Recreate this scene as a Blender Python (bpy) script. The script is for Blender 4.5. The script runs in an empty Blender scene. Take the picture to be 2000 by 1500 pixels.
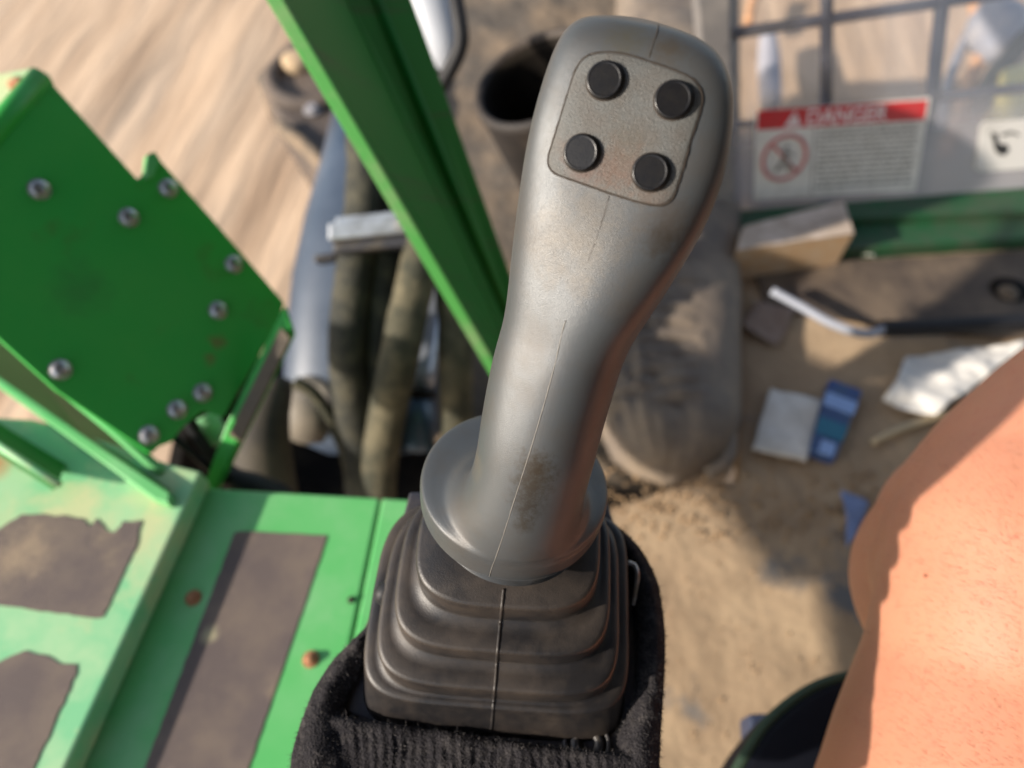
import bpy, bmesh, math, random
from mathutils import Vector, Matrix, noise
from mathutils.bvhtree import BVHTree
random.seed(7)
V = Vector
sc = bpy.context.scene
C = sc.collection
R = math.radians

# ------------------------------------------------------------------ camera
CAMH = 1.0
PITCH = 58.0
FX = 1444.0                      # focal length in pixels of the 2000 px wide photograph
cd = bpy.data.cameras.new('camera'); cam = bpy.data.objects.new('camera', cd); C.objects.link(cam)
cam.location = (0, 0, CAMH); cam.rotation_euler = (R(90 - PITCH), 0, 0)
cd.sensor_width = 36; cd.lens = 36 * FX / 2000
cd.clip_start = 0.01; cd.clip_end = 500
cd.dof.use_dof = True; cd.dof.focus_distance = 0.262; cd.dof.aperture_fstop = 6.2
sc.camera = cam

# ------------------------------------------------------------------ light
SUN_FROM = V((-0.86, -0.30, 0.40)).normalized()
w = bpy.data.worlds.new('World'); sc.world = w; w.use_nodes = True
nt = w.node_tree; nt.nodes.clear()
sky = nt.nodes.new('ShaderNodeTexSky'); sky.sky_type = 'NISHITA'; sky.sun_disc = False
sky.sun_elevation = math.asin(SUN_FROM.z); sky.sun_rotation = math.atan2(SUN_FROM.x, SUN_FROM.y)
bg = nt.nodes.new('ShaderNodeBackground'); bg.inputs[1].default_value = 0.15
wo = nt.nodes.new('ShaderNodeOutputWorld')
hs = nt.nodes.new('ShaderNodeHueSaturation'); hs.inputs['Saturation'].default_value = 0.78
nt.links.new(sky.outputs[0], hs.inputs['Color']); nt.links.new(hs.outputs[0], bg.inputs[0]); nt.links.new(bg.outputs[0], wo.inputs[0])
sl = bpy.data.lights.new('sun', 'SUN'); sl.energy = 4.9; sl.angle = R(1.2); sl.color = (1.0, 0.90, 0.78)
so = bpy.data.objects.new('sun', sl); C.objects.link(so)
so.rotation_euler = SUN_FROM.to_track_quat('Z', 'Y').to_euler()
sc.view_settings.view_transform = 'Standard'; sc.view_settings.look = 'None'
sc.view_settings.exposure = 0.68; sc.view_settings.gamma = 1
sc.cycles.max_bounces = 6

# ------------------------------------------------------------------ placing helpers
cp, sp = math.cos(R(PITCH)), math.sin(R(PITCH))
CX, CU, CF = V((1, 0, 0)), V((0, sp, cp)), V((0, cp, -sp))
CAM = V((0, 0, CAMH))
def ray(x, y): return CX * ((x - 1000) / FX) + CU * ((750 - y) / FX) + CF
def pd(x, y, d): return CAM + ray(x, y) * d            # point at axial distance d
def pz(x, y, z=0.0):                                   # point on the horizontal plane z
    r = ray(x, y); return CAM + r * ((z - CAMH) / r.z)
def pp(x, y, o, n):                                    # point on the plane through o with normal n
    r = ray(x, y); return CAM + r * ((o - CAM).dot(n) / r.dot(n))

_a, _b = pz(230, 330, -.95), pz(330, 170, -.95); SA = math.atan2(_b.y - _a.y, _b.x - _a.x)   # run of the drag marks
# ------------------------------------------------------------------ materials
def mat(name, col, rough=0.6, metal=0.0, col2=None, nscale=20, ndet=4, nlo=0.4, nhi=0.6, bump=0.0, bscale=200,
        bdist=0.001, spec=0.5, coat=0.0, col3=None, n3scale=8, n3lo=0.55, n3hi=0.7, stretch=None, rough2=None):
    m = bpy.data.materials.new(name); m.use_nodes = True
    t = m.node_tree; b = t.nodes['Principled BSDF']
    b.inputs['Base Color'].default_value = (*col, 1); b.inputs['Roughness'].default_value = rough
    b.inputs['Metallic'].default_value = metal; b.inputs['Specular IOR Level'].default_value = spec
    b.inputs['Coat Weight'].default_value = coat
    tc = t.nodes.new('ShaderNodeTexCoord'); src = tc.outputs['Object']
    if stretch:
        mp = t.nodes.new('ShaderNodeMapping'); mp.vector_type = 'TEXTURE'; mp.inputs['Rotation'].default_value = stretch[1]
        mp.inputs['Scale'].default_value = stretch[0]; t.links.new(src, mp.inputs[0]); src2 = mp.outputs[0]
    else: src2 = src
    last = None
    def mask(scale, det, lo, hi, s):
        n = t.nodes.new('ShaderNodeTexNoise'); n.inputs['Scale'].default_value = scale; n.inputs['Detail'].default_value = det
        n.inputs['Roughness'].default_value = 0.65
        t.links.new(s, n.inputs['Vector'])
        r = t.nodes.new('ShaderNodeMapRange'); r.inputs[1].default_value = lo; r.inputs[2].default_value = hi
        t.links.new(n.outputs[0], r.inputs[0]); return r.outputs[0]
    def mix(f, a, bcol):
        x = t.nodes.new('ShaderNodeMix'); x.data_type = 'RGBA'; t.links.new(f, x.inputs[0])
        if isinstance(a, tuple): x.inputs[6].default_value = (*a, 1)
        else: t.links.new(a, x.inputs[6])
        x.inputs[7].default_value = (*bcol, 1); return x.outputs[2]
    cur = col
    if col2:
        f = mask(nscale, ndet, nlo, nhi, src2); cur = mix(f, cur, col2)
        if rough2 is not None:
            rr = t.nodes.new('ShaderNodeMapRange'); rr.inputs[3].default_value = rough; rr.inputs[4].default_value = rough2
            t.links.new(f, rr.inputs[0]); t.links.new(rr.outputs[0], b.inputs['Roughness'])
    if col3: cur = mix(mask(n3scale, 5, n3lo, n3hi, src), cur, col3)
    if not isinstance(cur, tuple): t.links.new(cur, b.inputs['Base Color'])
    if bump:
        n = t.nodes.new('ShaderNodeTexNoise'); n.inputs['Scale'].default_value = bscale; n.inputs['Detail'].default_value = 3
        t.links.new(src2, n.inputs['Vector'])
        bu = t.nodes.new('ShaderNodeBump'); bu.inputs['Strength'].default_value = bump; bu.inputs['Distance'].default_value = bdist
        t.links.new(n.outputs[0], bu.inputs['Height']); t.links.new(bu.outputs[0], b.inputs['Normal'])
    m['bs'] = 1
    return m
def add_spot(m, spots):
    """stains with a place of their own: (centre, radius, colour, strength, noise scale[, second centre])"""
    t = m.node_tree; b = t.nodes['Principled BSDF']; tc = t.nodes.new('ShaderNodeTexCoord')
    for c, rad, col, st, ns in spots:
        dn = t.nodes.new('ShaderNodeVectorMath'); dn.operation = 'DISTANCE'; dn.inputs[1].default_value = c
        t.links.new(tc.outputs['Object'], dn.inputs[0])
        n = t.nodes.new('ShaderNodeTexNoise'); n.inputs['Scale'].default_value = ns; n.inputs['Detail'].default_value = 8
        n.inputs['Roughness'].default_value = 0.8
        t.links.new(tc.outputs['Object'], n.inputs['Vector'])
        s = t.nodes.new('ShaderNodeMath'); s.operation = 'MULTIPLY_ADD'; s.inputs[1].default_value = -0.8 / rad; s.inputs[2].default_value = -0.1
        n3 = t.nodes.new('ShaderNodeMath'); n3.operation = 'MULTIPLY'; n3.inputs[1].default_value = 2.2; t.links.new(n.outputs[0], n3.inputs[0])
        t.links.new(dn.outputs[1], s.inputs[0])
        a = t.nodes.new('ShaderNodeMath'); a.operation = 'ADD'; t.links.new(s.outputs[0], a.inputs[0]); t.links.new(n3.outputs[0], a.inputs[1])
        r = t.nodes.new('ShaderNodeMapRange'); r.inputs[1].default_value = 0.25; r.inputs[2].default_value = 0.95; r.inputs[4].default_value = st
        t.links.new(a.outputs[0], r.inputs[0])
        x = t.nodes.new('ShaderNodeMix'); x.data_type = 'RGBA'; t.links.new(r.outputs[0], x.inputs[0]); x.inputs[7].default_value = (*col, 1)
        lk = b.inputs['Base Color'].links
        if lk: t.links.new(lk[0].from_socket, x.inputs[6])
        else: x.inputs[6].default_value = b.inputs['Base Color'].default_value
        t.links.new(x.outputs[2], b.inputs['Base Color'])

M = {}
M['grip'] = mat('grip_paint', (0.066, 0.071, 0.075), 0.38, 0.26, col2=(0.066, 0.061, 0.056), nscale=45, nlo=0.45, nhi=0.75, bump=0.42, bscale=3900, bdist=0.00025, rough2=0.46)
M['panel'] = mat('panel_paint', (0.076, 0.078, 0.075), 0.5, 0.2, col2=(0.07, 0.063, 0.055), nscale=120, nlo=0.4, nhi=0.7, bump=0.7, bscale=2400, bdist=0.0004)
M['gap'] = mat('gap_dirt', (0.03, 0.022, 0.016), 0.9)
M['button'] = mat('button_rubber', (0.003, 0.003, 0.004), 0.31, 0.0, spec=0.42, col2=(0.006, 0.0055, 0.0055), nscale=400, bump=0.15, bscale=1500, bdist=0.0002)
M['boot'] = mat('boot_rubber', (0.0125, 0.0115, 0.0122), 0.40, 0.0, col2=(0.066, 0.048, 0.034), nscale=30, ndet=8, nlo=0.40, nhi=0.85, bump=0.35, bscale=1800, bdist=0.0003, rough2=0.7)
M['plate_blk'] = mat('console_plastic', (0.03, 0.03, 0.04), 0.45, 0.0, col2=(0.07, 0.06, 0.05), nscale=50, bump=0.2, bscale=900)
M['fleece'] = mat('fleece', (0.022, 0.020, 0.022), 0.95, 0.0, col2=(0.07, 0.063, 0.06), nscale=160, nlo=0.5, nhi=0.8, bump=0.8, bscale=900, bdist=0.002, spec=0.15)
M['steel'] = mat('steel', (0.45, 0.45, 0.46), 0.35, 0.8, col2=(0.3, 0.28, 0.25), nscale=200)
M['green'] = mat('green_paint', (0.034, 0.36, 0.055), 0.4, 0.0, col2=(0.055, 0.37, 0.06), nscale=9, nlo=0.35, nhi=0.7, coat=0.0, spec=0.3, col3=(0.10, 0.13, 0.03), n3scale=14, n3lo=0.56, n3hi=0.9)
M['green_d'] = mat('green_post_paint', (0.012, 0.155, 0.018), 0.5, 0.0, spec=0.2, col2=(0.04, 0.105, 0.026), nscale=1.0, nlo=0.52, nhi=0.66, stretch=((.35, .022, .35), (R(32), 0, R(24))))
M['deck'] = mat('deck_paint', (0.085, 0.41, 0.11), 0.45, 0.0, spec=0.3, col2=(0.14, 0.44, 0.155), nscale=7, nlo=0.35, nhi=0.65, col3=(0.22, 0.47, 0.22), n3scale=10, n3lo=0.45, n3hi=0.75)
M['rail'] = mat('rail_shade_green', (0.008, 0.13, 0.012), 0.5, 0.0, spec=0.2, col2=(0.015, 0.15, 0.016), nscale=14)  # green darkened to put shade into the rail web and rib
M['lip'] = mat('sunlit_edge_green', (0.06, 0.27, 0.055), 0.5, 0.0, col2=(0.14, 0.27, 0.10), nscale=18, nlo=0.5, nhi=0.7)  # lighter than the post green: sunlight on its edge painted in
M['mint'] = mat('dusty_deck_paint', (0.18, 0.49, 0.24), 0.6, 0.0, spec=0.3, col2=(0.32, 0.54, 0.29), nscale=16, nlo=0.4, nhi=0.62, col3=(0.48, 0.52, 0.28), n3scale=12, n3lo=0.5, n3hi=0.66)
M['mat'] = mat('anti_slip_strip', (0.12, 0.092, 0.085), 0.9, 0.0, col2=(0.17, 0.13, 0.105), nscale=22, nlo=0.4, nhi=0.65, col3=(0.33, 0.25, 0.16), n3scale=13, n3lo=0.6, n3hi=0.8, bump=0.8, bscale=1500, bdist=0.001)
M['rust'] = mat('rust', (0.42, 0.19, 0.09), 0.85, 0.0, col2=(0.25, 0.11, 0.05), nscale=300, bump=0.6, bscale=800)
M['sand'] = mat('sand', (0.36, 0.245, 0.16), 0.95, 0.0, col2=(0.58, 0.43, 0.30), nscale=3.0, ndet=8, nlo=0.32, nhi=0.68, bump=0.7, bscale=9, bdist=0.02, spec=0.1,
                stretch=((5.0, 0.55, 1), (0, 0, SA)))
M['dirt'] = mat('floor_dirt', (0.31, 0.22, 0.14), 0.9, 0.0, col2=(0.45, 0.33, 0.21), nscale=6, ndet=8, nlo=0.36, nhi=0.66, bump=0.5, bscale=60, bdist=0.004, spec=0.15, col3=(0.14, 0.14, 0.14), n3scale=5, n3lo=0.56, n3hi=0.66)
M['dust'] = mat('dusty_metal', (0.12, 0.10, 0.08), 0.85, 0.0, col2=(0.23, 0.17, 0.115), nscale=9, ndet=8, nlo=0.4, nhi=0.65, bump=0.7, bscale=40, bdist=0.008, spec=0.2)
M['tunnel'] = mat('dusty_rubber', (0.13, 0.105, 0.085), 0.7, 0.0, col2=(0.23, 0.18, 0.13), nscale=12, ndet=6, nlo=0.4, nhi=0.65, bump=0.5, bscale=60, bdist=0.004)
M['black'] = mat('shade_black', (0.006, 0.005, 0.005), 0.8, col2=(0.02, 0.016, 0.012), nscale=12, spec=0.1)  # near-black that paints deep shade into bay, tube mouth and mat hole
M['blk_rub'] = mat('black_rubber', (0.012, 0.012, 0.014), 0.55, spec=0.3)
M['blue'] = mat('blue_grey_paint', (0.028, 0.045, 0.075), 0.42, 0.0, col2=(0.055, 0.075, 0.11), nscale=10, nlo=0.4, nhi=0.7, coat=0.0)
M['clamp'] = mat('clamp_zinc', (0.50, 0.53, 0.58), 0.35, 0.6, col2=(0.35, 0.36, 0.38), nscale=40)
M['hose'] = mat('dusty_hose', (0.028, 0.029, 0.025), 0.8, 0.0, spec=.25, col2=(0.075, 0.069, 0.048), nscale=24, ndet=5, nlo=0.42, nhi=0.66, bump=0.6, bscale=120, bdist=0.003)
M['hose2'] = mat('sandy_hose', (0.036, 0.037, 0.026), 0.8, 0.0, spec=.25, col2=(0.125, 0.108, 0.068), nscale=18, ndet=5, nlo=0.42, nhi=0.66, bump=0.6, bscale=120, bdist=0.003)
M['card'] = mat('cardboard', (0.50, 0.32, 0.17), 0.85, 0.0, col2=(0.50, 0.36, 0.23), nscale=30)
M['card_l'] = mat('pale_cardboard', (0.40, 0.32, 0.25), 0.85, 0.0, col2=(0.52, 0.43, 0.36), nscale=30)
M['paper'] = mat('paper', (0.66, 0.63, 0.58), 0.8, 0.0, col2=(0.56, 0.52, 0.46), nscale=25)
M['white'] = mat('white_plastic', (0.62, 0.60, 0.56), 0.6, 0.0, col2=(0.45, 0.43, 0.39), nscale=14, nlo=0.55, nhi=0.75)
M['blue_p'] = mat('blue_print', (0.03, 0.06, 0.20), 0.45, 0.0, col2=(0.04, 0.08, 0.17), nscale=30)
M['teal_p'] = mat('teal_print', (0.02, 0.14, 0.22), 0.45)
M['skyblue_p'] = mat('pale_blue_print', (0.24, 0.36, 0.62), 0.45)
M['red'] = mat('red_print', (0.55, 0.025, 0.03), 0.5, 0.0, col2=(0.48, 0.04, 0.04), nscale=30)
M['stick'] = mat('sticker_white', (0.70, 0.68, 0.62), 0.55, 0.0, col2=(0.58, 0.56, 0.50), nscale=40, nlo=0.4, nhi=0.7)
M['ink'] = mat('grey_ink', (0.20, 0.19, 0.17), 0.7)
M['inkb'] = mat('black_ink', (0.02, 0.02, 0.02), 0.7)
M['rpale'] = mat('faded_red', (0.50, 0.16, 0.15), 0.6)
M['bar'] = mat('bar_paint', (0.010, 0.013, 0.028), 0.5)
M['orange'] = mat('orange_paint', (0.50, 0.26, 0.12), 0.6)
M['yellow'] = mat('yellow_paint', (0.50, 0.40, 0.10), 0.6, 0.0, col2=(0.42, 0.36, 0.14), nscale=10)
M['bluegrey'] = mat('blue_grey_steel', (0.17, 0.18, 0.22), 0.6, 0.0, col2=(0.26, 0.25, 0.26), nscale=8)
M['green_s'] = mat('sill_green', (0.012, 0.075, 0.025), 0.6, 0.0, col2=(0.04, 0.07, 0.035), nscale=16)
M['seat'] = mat('seat_vinyl', (0.004, 0.005, 0.009), 0.65, 0.0, bump=0.2, bscale=900, spec=0.12)
M['seam_g'] = mat('dark_green_piping', (0.02, 0.045, 0.025), 0.7)
M['foam'] = mat('grimy_grey', (0.30, 0.29, 0.28), 0.8, col2=(0.18, 0.16, 0.14), nscale=20)
# skin
def skin_mat():
    m = mat('skin', (0.45, 0.195, 0.12), 0.5, 0.0, col2=(0.50, 0.222, 0.135), nscale=22, ndet=6, nlo=0.3, nhi=0.7, bump=0.3, bscale=1300, bdist=0.0005, spec=0.3,
            col3=(0.42, 0.13, 0.085), n3scale=210, n3lo=0.56, n3hi=0.85)
    b = m.node_tree.nodes['Principled BSDF']
    b.inputs['Subsurface Weight'].default_value = 0.25; b.inputs['Subsurface Radius'].default_value = (0.012, 0.004, 0.002)
    b.inputs['Subsurface Scale'].default_value = 0.6
    return m
M['skin'] = skin_mat()
# dusty clear pane
def pane_mat():
    m = bpy.data.materials.new('dusty_pane'); m.use_nodes = True; t = m.node_tree; t.nodes.clear()
    o = t.nodes.new('ShaderNodeOutputMaterial'); tr = t.nodes.new('ShaderNodeBsdfTransparent'); gl = t.nodes.new('ShaderNodeBsdfGlossy')
    df = t.nodes.new('ShaderNodeBsdfDiffuse'); df.inputs[0].default_value = (0.42, 0.40, 0.42, 1); gl.inputs['Roughness'].default_value = 0.15
    tc = t.nodes.new('ShaderNodeTexCoord'); n = t.nodes.new('ShaderNodeTexNoise'); n.inputs['Scale'].default_value = 7; n.inputs['Detail'].default_value = 6
    t.links.new(tc.outputs['Object'], n.inputs['Vector'])
    r = t.nodes.new('ShaderNodeMapRange'); r.inputs[1].default_value = 0.35; r.inputs[2].default_value = 0.7; r.inputs[3].default_value = 0.02; r.inputs[4].default_value = 0.17
    t.links.new(n.outputs[0], r.inputs[0])
    # dust gathers towards the foot of the pane
    sx = t.nodes.new('ShaderNodeSeparateXYZ'); t.links.new(tc.outputs['Object'], sx.inputs[0])
    r2 = t.nodes.new('ShaderNodeMapRange'); r2.inputs[1].default_value = 0.22; r2.inputs[2].default_value = 0.12; r2.inputs[3].default_value = 0.0; r2.inputs[4].default_value = 0.5
    t.links.new(sx.outputs[2], r2.inputs[0])
    ad = t.nodes.new('ShaderNodeMath'); ad.operation = 'ADD'; ad.use_clamp = True; t.links.new(r.outputs[0], ad.inputs[0]); t.links.new(r2.outputs[0], ad.inputs[1])
    m1 = t.nodes.new('ShaderNodeMixShader'); t.links.new(ad.outputs[0], m1.inputs[0]); t.links.new(tr.outputs[0], m1.inputs[1]); t.links.new(df.outputs[0], m1.inputs[2])
    m2 = t.nodes.new('ShaderNodeMixShader'); m2.inputs[0].default_value = 0.05; t.links.new(m1.outputs[0], m2.inputs[1]); t.links.new(gl.outputs[0], m2.inputs[2])
    t.links.new(m2.outputs[0], o.inputs[0]); return m
M['pane'] = pane_mat()

# ------------------------------------------------------------------ object helpers
def thing(name, label, cat, loc, group=None):
    o = bpy.data.objects.new(name, None); C.objects.link(o); o.location = loc; o.empty_display_size = 0.02
    o['label'] = label; o['category'] = cat
    if group: o['group'] = group
    return o
def tag(o, label, cat, group=None, kind=None):
    o['label'] = label
    if cat: o['category'] = cat
    if group: o['group'] = group
    if kind: o['kind'] = kind
    return o
def mk(name, verts, faces, m, parent=None, smooth=True, auto=None):
    """verts are given in world space; the object's origin is put at the middle of its bottom"""
    verts = [V(v) for v in verts]
    mn = V((min(v.x for v in verts), min(v.y for v in verts), min(v.z for v in verts)))
    me = bpy.data.meshes.new(name)
    me.from_pydata(verts, [], faces)
    bm = bmesh.new(); bm.from_mesh(me); bmesh.ops.recalc_face_normals(bm, faces=bm.faces)
    if auto is not None:
        for e in bm.edges:
            e.smooth = not (len(e.link_faces) == 2 and e.calc_face_angle(0) > R(auto))
    bm.to_mesh(me); bm.free()
    for p in me.polygons: p.use_smooth = smooth
    ms = m if isinstance(m, (list, tuple)) else [m]
    for x in ms: me.materials.append(x)
    o = bpy.data.objects.new(name, me); C.objects.link(o)
    if parent:
        o.parent = parent
        loc = parent.location.copy(); pr = parent.parent
        if parent.type != 'EMPTY': o.matrix_parent_inverse = Matrix.Identity(4)
        else: o.matrix_parent_inverse = Matrix.Translation(-loc)
    return o
def bevel(o, width, seg=2, limit=30):
    md = o.modifiers.new('bevel', 'BEVEL'); md.width = width; md.segments = seg; md.limit_method = 'ANGLE'; md.angle_limit = R(limit)
    md.harden_normals = False
    return o
class G:
    """gathers several shapes for ONE mesh"""
    def __init__(s): s.v = []; s.f = []
    def add(s, v, f):
        k = len(s.v); s.v += [V(a) for a in v]; s.f += [tuple(i + k for i in a) for a in f]; return s
    def mk(s, name, m, parent=None, smooth=True, auto=None): return mk(name, s.v, s.f, m, parent, smooth, auto)
def prism(poly, off):
    """poly: 3-D outline; off: thickness vector"""
    n = len(poly); v = [V(p) for p in poly] + [V(p) + V(off) for p in poly]
    f = [tuple(range(n)), tuple(range(2 * n - 1, n - 1, -1))] + [(i, (i + 1) % n, n + (i + 1) % n, n + i) for i in range(n)]
    return v, f
def loft(rings, cap0=True, cap1=True):
    n = len(rings[0]); v = [p for r in rings for p in r]; f = []
    for k in range(len(rings) - 1):
        for i in range(n):
            a = k * n + i; b = k * n + (i + 1) % n; f.append((a, b, b + n, a + n))
    if cap0: f.append(tuple(range(n - 1, -1, -1)))
    if cap1: f.append(tuple(range((len(rings) - 1) * n, len(rings) * n)))
    return v, f
def catmull(pts, sub=6):
    P = [pts[0] * 2 - pts[1]] + list(pts) + [pts[-1] * 2 - pts[-2]]; out = []
    for i in range(1, len(P) - 2):
        for k in range(sub):
            t = k / sub; a, b, c, d = P[i - 1], P[i], P[i + 1], P[i + 2]
            out.append(0.5 * ((2 * b) + (c - a) * t + (2 * a - 5 * b + 4 * c - d) * t * t + (3 * b - a - 3 * c + d) * t ** 3))
    out.append(P[-2]); return out
def tube(pts, rad, n=12, sub=6, caps=True, wob=0):
    pts = [V(p) for p in pts]
    if not isinstance(rad, (list, tuple)): rad = [rad] * len(pts)
    if sub > 1 and len(pts) > 2:
        q = catmull([V((*p, r))for p, r in zip(pts, rad)], sub); pts = [V(x[:3]) for x in q]; rad = [x[3] for x in q]
    rings = []; up = V((0.13, 0.31, 0.94))
    for i, p in enumerate(pts):
        t = (pts[min(i + 1, len(pts) - 1)] - pts[max(i - 1, 0)]).normalized()
        if i == 0: a = t.orthogonal().normalized()
        else: a = (a - t * a.dot(t)).normalized()
        b = t.cross(a)
        rr = rad[i] * (1 + wob * (noise.noise(p * 60)))
        rings.append([p + (a * math.cos(2 * math.pi * k / n) + b * math.sin(2 * math.pi * k / n)) * rr for k in range(n)])
    return loft(rings, caps, caps)
def bolt_shape(p, nrm, r, h, hexa=False, wash=1.45):
    """domed bolt head with washer"""
    nrm = V(nrm).normalized(); a = nrm.orthogonal().normalized(); b = nrm.cross(a); g = G()
    def ring(rr, hh, n): return [p + nrm * hh + (a * math.cos(2 * math.pi * k / n) + b * math.sin(2 * math.pi * k / n)) * rr for k in range(n)]
    g.add(*loft([ring(r * wash, 0, 20), ring(r * wash, h * 0.18, 20), ring(r * wash * .96, h * 0.24, 20), ring(r * 0.99, h * 0.25, 20)], True, True))
    n = 6 if hexa else 20
    if hexa: g.add(*loft([ring(r, h * 0.2, 6), ring(r, h * 0.85, 6), ring(r * 0.86, h, 6)], True, True))
    else: g.add(*loft([ring(r, h * 0.2, 20), ring(r * 0.97, h * 0.55, 20), ring(r * 0.75, h * 0.85, 20), ring(r * 0.4, h, 20)], True, True))
    return g
def arrange(o, loc=None): return o

# ================================================================== SETTING
ZG = -0.95
# ground with shallow drag ripples
def ground():
    nx, ny = 200, 200; v = []; f = []
    def ax(i, n, lo, hi, c):           # denser near the machine
        t = i / n * 2 - 1; return c + (abs(t) ** 2.6) * (hi if t > 0 else lo) * (1 if t > 0 else -1) + t * 3.2
    for j in range(ny + 1):
        for i in range(nx + 1):
            x = ax(i, nx, 55, 55, -0.6); y = ax(j, ny, 55, 55, 1.2)
            u = x * math.cos(SA) + y * math.sin(SA); q = -x * math.sin(SA) + y * math.cos(SA)
            z = 0.028 * noise.noise(V((u * 0.5, q * 3.6, 0))) + 0.008 * noise.noise(V((u * 1.2, q * 9, 3))) + 0.05 * noise.noise(V((x * .4, y * .4, 9)))
            if y > 1.6: z += 0.02 * noise.noise(V((x * 4, y * 4, 1)))
            v.append((x, y, ZG + z))
    for j in range(ny):
        for i in range(nx):
            a = j * (nx + 1) + i; f.append((a, a + 1, a + nx + 2, a + nx + 1))
    return mk('ground', v, f, M['sand'])
tag(ground(), 'pale sandy ground with long drag marks beside the machine', None, kind='structure')

# cab floor: a sheet with dirt relief, cut where the bay lies
FLP = [(1150, 1010), (1060, 1350), (1000, 1900), (2600, 1900), (2600, 440), (2050, 462), (1438, 492), (1445, 940), (1310, 955)]
fl = [pz(x, y, 0) for x, y in FLP]
def sheet_on(poly, z0, z1, name, m, parent=None, amp=0.003, cell=0.012, fs=14):
    """floor slab whose top carries real dirt relief: triangulated grid clipped to the outline"""
    bm = bmesh.new(); vs = [bm.verts.new((p.x, p.y, z1)) for p in poly]; bm.faces.new(vs)
    xs = [p.x for p in poly]; ys = [p.y for p in poly]
    x = min(xs) + cell
    while x < min(max(xs), 1.4):
        bmesh.ops.bisect_plane(bm, geom=bm.faces[:] + bm.edges[:] + bm.verts[:], plane_co=(x, 0, 0), plane_no=(1, 0, 0)); x += cell
    y = max(min(ys), -0.3) + cell
    while y < max(ys):
        bmesh.ops.bisect_plane(bm, geom=bm.faces[:] + bm.edges[:] + bm.verts[:], plane_co=(0, y, 0), plane_no=(0, 1, 0)); y += cell
    for v in bm.verts:
        if not v.is_boundary: v.co.z += amp * (noise.fractal(v.co * fs, 1, 2, 4)) + amp * 0.8 * max(0, noise.noise(v.co * 60) - 0.1)
    me = bpy.data.meshes.new(name); 
    r = bmesh.ops.extrude_face_region(bm, geom=bm.faces[:])
    for e in r['geom']:
        if isinstance(e, bmesh.types.BMVert): e.co.z = z0
    bmesh.ops.recalc_face_normals(bm, faces=bm.faces); bm.to_mesh(me); bm.free()
    for p in me.polygons: p.use_smooth = True
    me.materials.append(m); o = bpy.data.objects.new(name, me); C.objects.link(o); return o
fo = sheet_on(fl, -0.03, 0.0, 'cab_floor', M['dirt'])
tag(fo, 'dirt-covered cab floor strewn with litter', None, kind='structure')

# chassis plate seen beyond the post
ch = [pz(x, y, -0.18) for x, y in [(600, 45), (500, 150), (520, 185), (625, 360), (700, 800), (1250, 900), (1440, 900), (1440, -60), (800, -60)]]
co = sheet_on(ch, -0.30, -0.18, 'chassis', M['dust'], amp=0.008, cell=0.02, fs=9)
tag(co, 'dust-covered brown machine chassis plate behind the green post', 'chassis')
# dark bay under the deck
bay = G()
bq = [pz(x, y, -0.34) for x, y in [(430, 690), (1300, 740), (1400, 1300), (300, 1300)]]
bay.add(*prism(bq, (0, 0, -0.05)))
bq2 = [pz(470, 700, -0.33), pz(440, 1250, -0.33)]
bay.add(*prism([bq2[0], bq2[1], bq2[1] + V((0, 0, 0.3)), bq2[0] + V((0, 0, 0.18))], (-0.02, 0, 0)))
o = bay.mk('hose_bay', M['black'], smooth=False); tag(o, 'bay painted black as deep shade under the deck where the hoses disappear', 'bay')
bw = tube([pd(545, 740, 1.02), pd(515, 850, 1.0), pd(520, 1000, 1.0)], [0.02, 0.035, 0.045], 20, 6)
o = mk('bay_pipe', *bw, mat('olive_grime', (0.07, 0.055, 0.035), 0.8, col2=(0.03, 0.024, 0.018), nscale=9), None)
tag(o, 'brown grimy pipe in the bay left of the hoses', 'pipe')

# ================================================================== JOYSTICK
ND = V((0.10, 0.20, 0.97)).normalized()           # normal of the round collar
DC = pd(1006, 942, 0.300)                          # centre of its top
joy = thing('joystick', 'grey joystick with four black push buttons rising from a black rubber boot', 'joystick', (DC.x, DC.y, DC.z - 0.09))
NS = 96
def superring(c, e1, e3, a, b, ex, flat=0.0):
    r = []
    for k in range(NS):
        t = 2 * math.pi * k / NS; cx, sx = math.cos(t), math.sin(t)
        x = math.copysign(abs(cx) ** (2 / ex), cx); y = math.copysign(abs(sx) ** (2 / ex), sx)
        r.append(c + e1 * (x * a) + e3 * (y * b))
    return r
# stations: left and right edge of the silhouette, depth, thickness ratio, section exponent, turn
ST = [
 ((937, 842), (1163, 896), .268, .96, 2.2, 20),
 ((945, 790), (1175, 845), .263, .95, 2.25, 22),
 ((957, 725), (1196, 775), .257, .92, 2.4, 23),
 ((969, 676), (1212, 722), .252, .90, 2.5, 23),
 ((980, 638), (1225, 688), .249, .87, 2.6, 23),
 ((986, 597), (1243, 650), .245, .83, 2.7, 22),
 ((991, 547), (1270, 610), .241, .77, 2.8, 20),
 ((997, 487), (1303, 560), .237, .71, 2.9, 17),
 ((1003, 430), (1338, 502), .232, .64, 3.0, 14),
 ((1011, 370), (1374, 438), .228, .58, 3.2, 12),
 ((1023, 305), (1403, 375), .224, .54, 3.8, 11),
 ((1038, 240), (1423, 310), .220, .52, 4.2, 9),
 ((1055, 180), (1433, 240), .217, .52, 4.2, 8),
 ((1074, 122), (1434, 178), .214, .52, 4.0, 8),
 ((1093, 80), (1420, 130), .212, .52, 3.6, 8),
 ((1112, 56), (1400, 99), .2115, .50, 3.1, 8),
 ((1135, 41), (1370, 76), .211, .50, 2.6, 8),
 ((1165, 34), (1330, 60), .211, .42, 2.5, 8),
 ((1200, 31), (1290, 46), .211, .28, 2.3, 8),
]
ST = [(l, r, .268 - (.268 - d) * .78, br, ex, turn) for l, r, d, br, ex, turn in ST]
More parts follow.
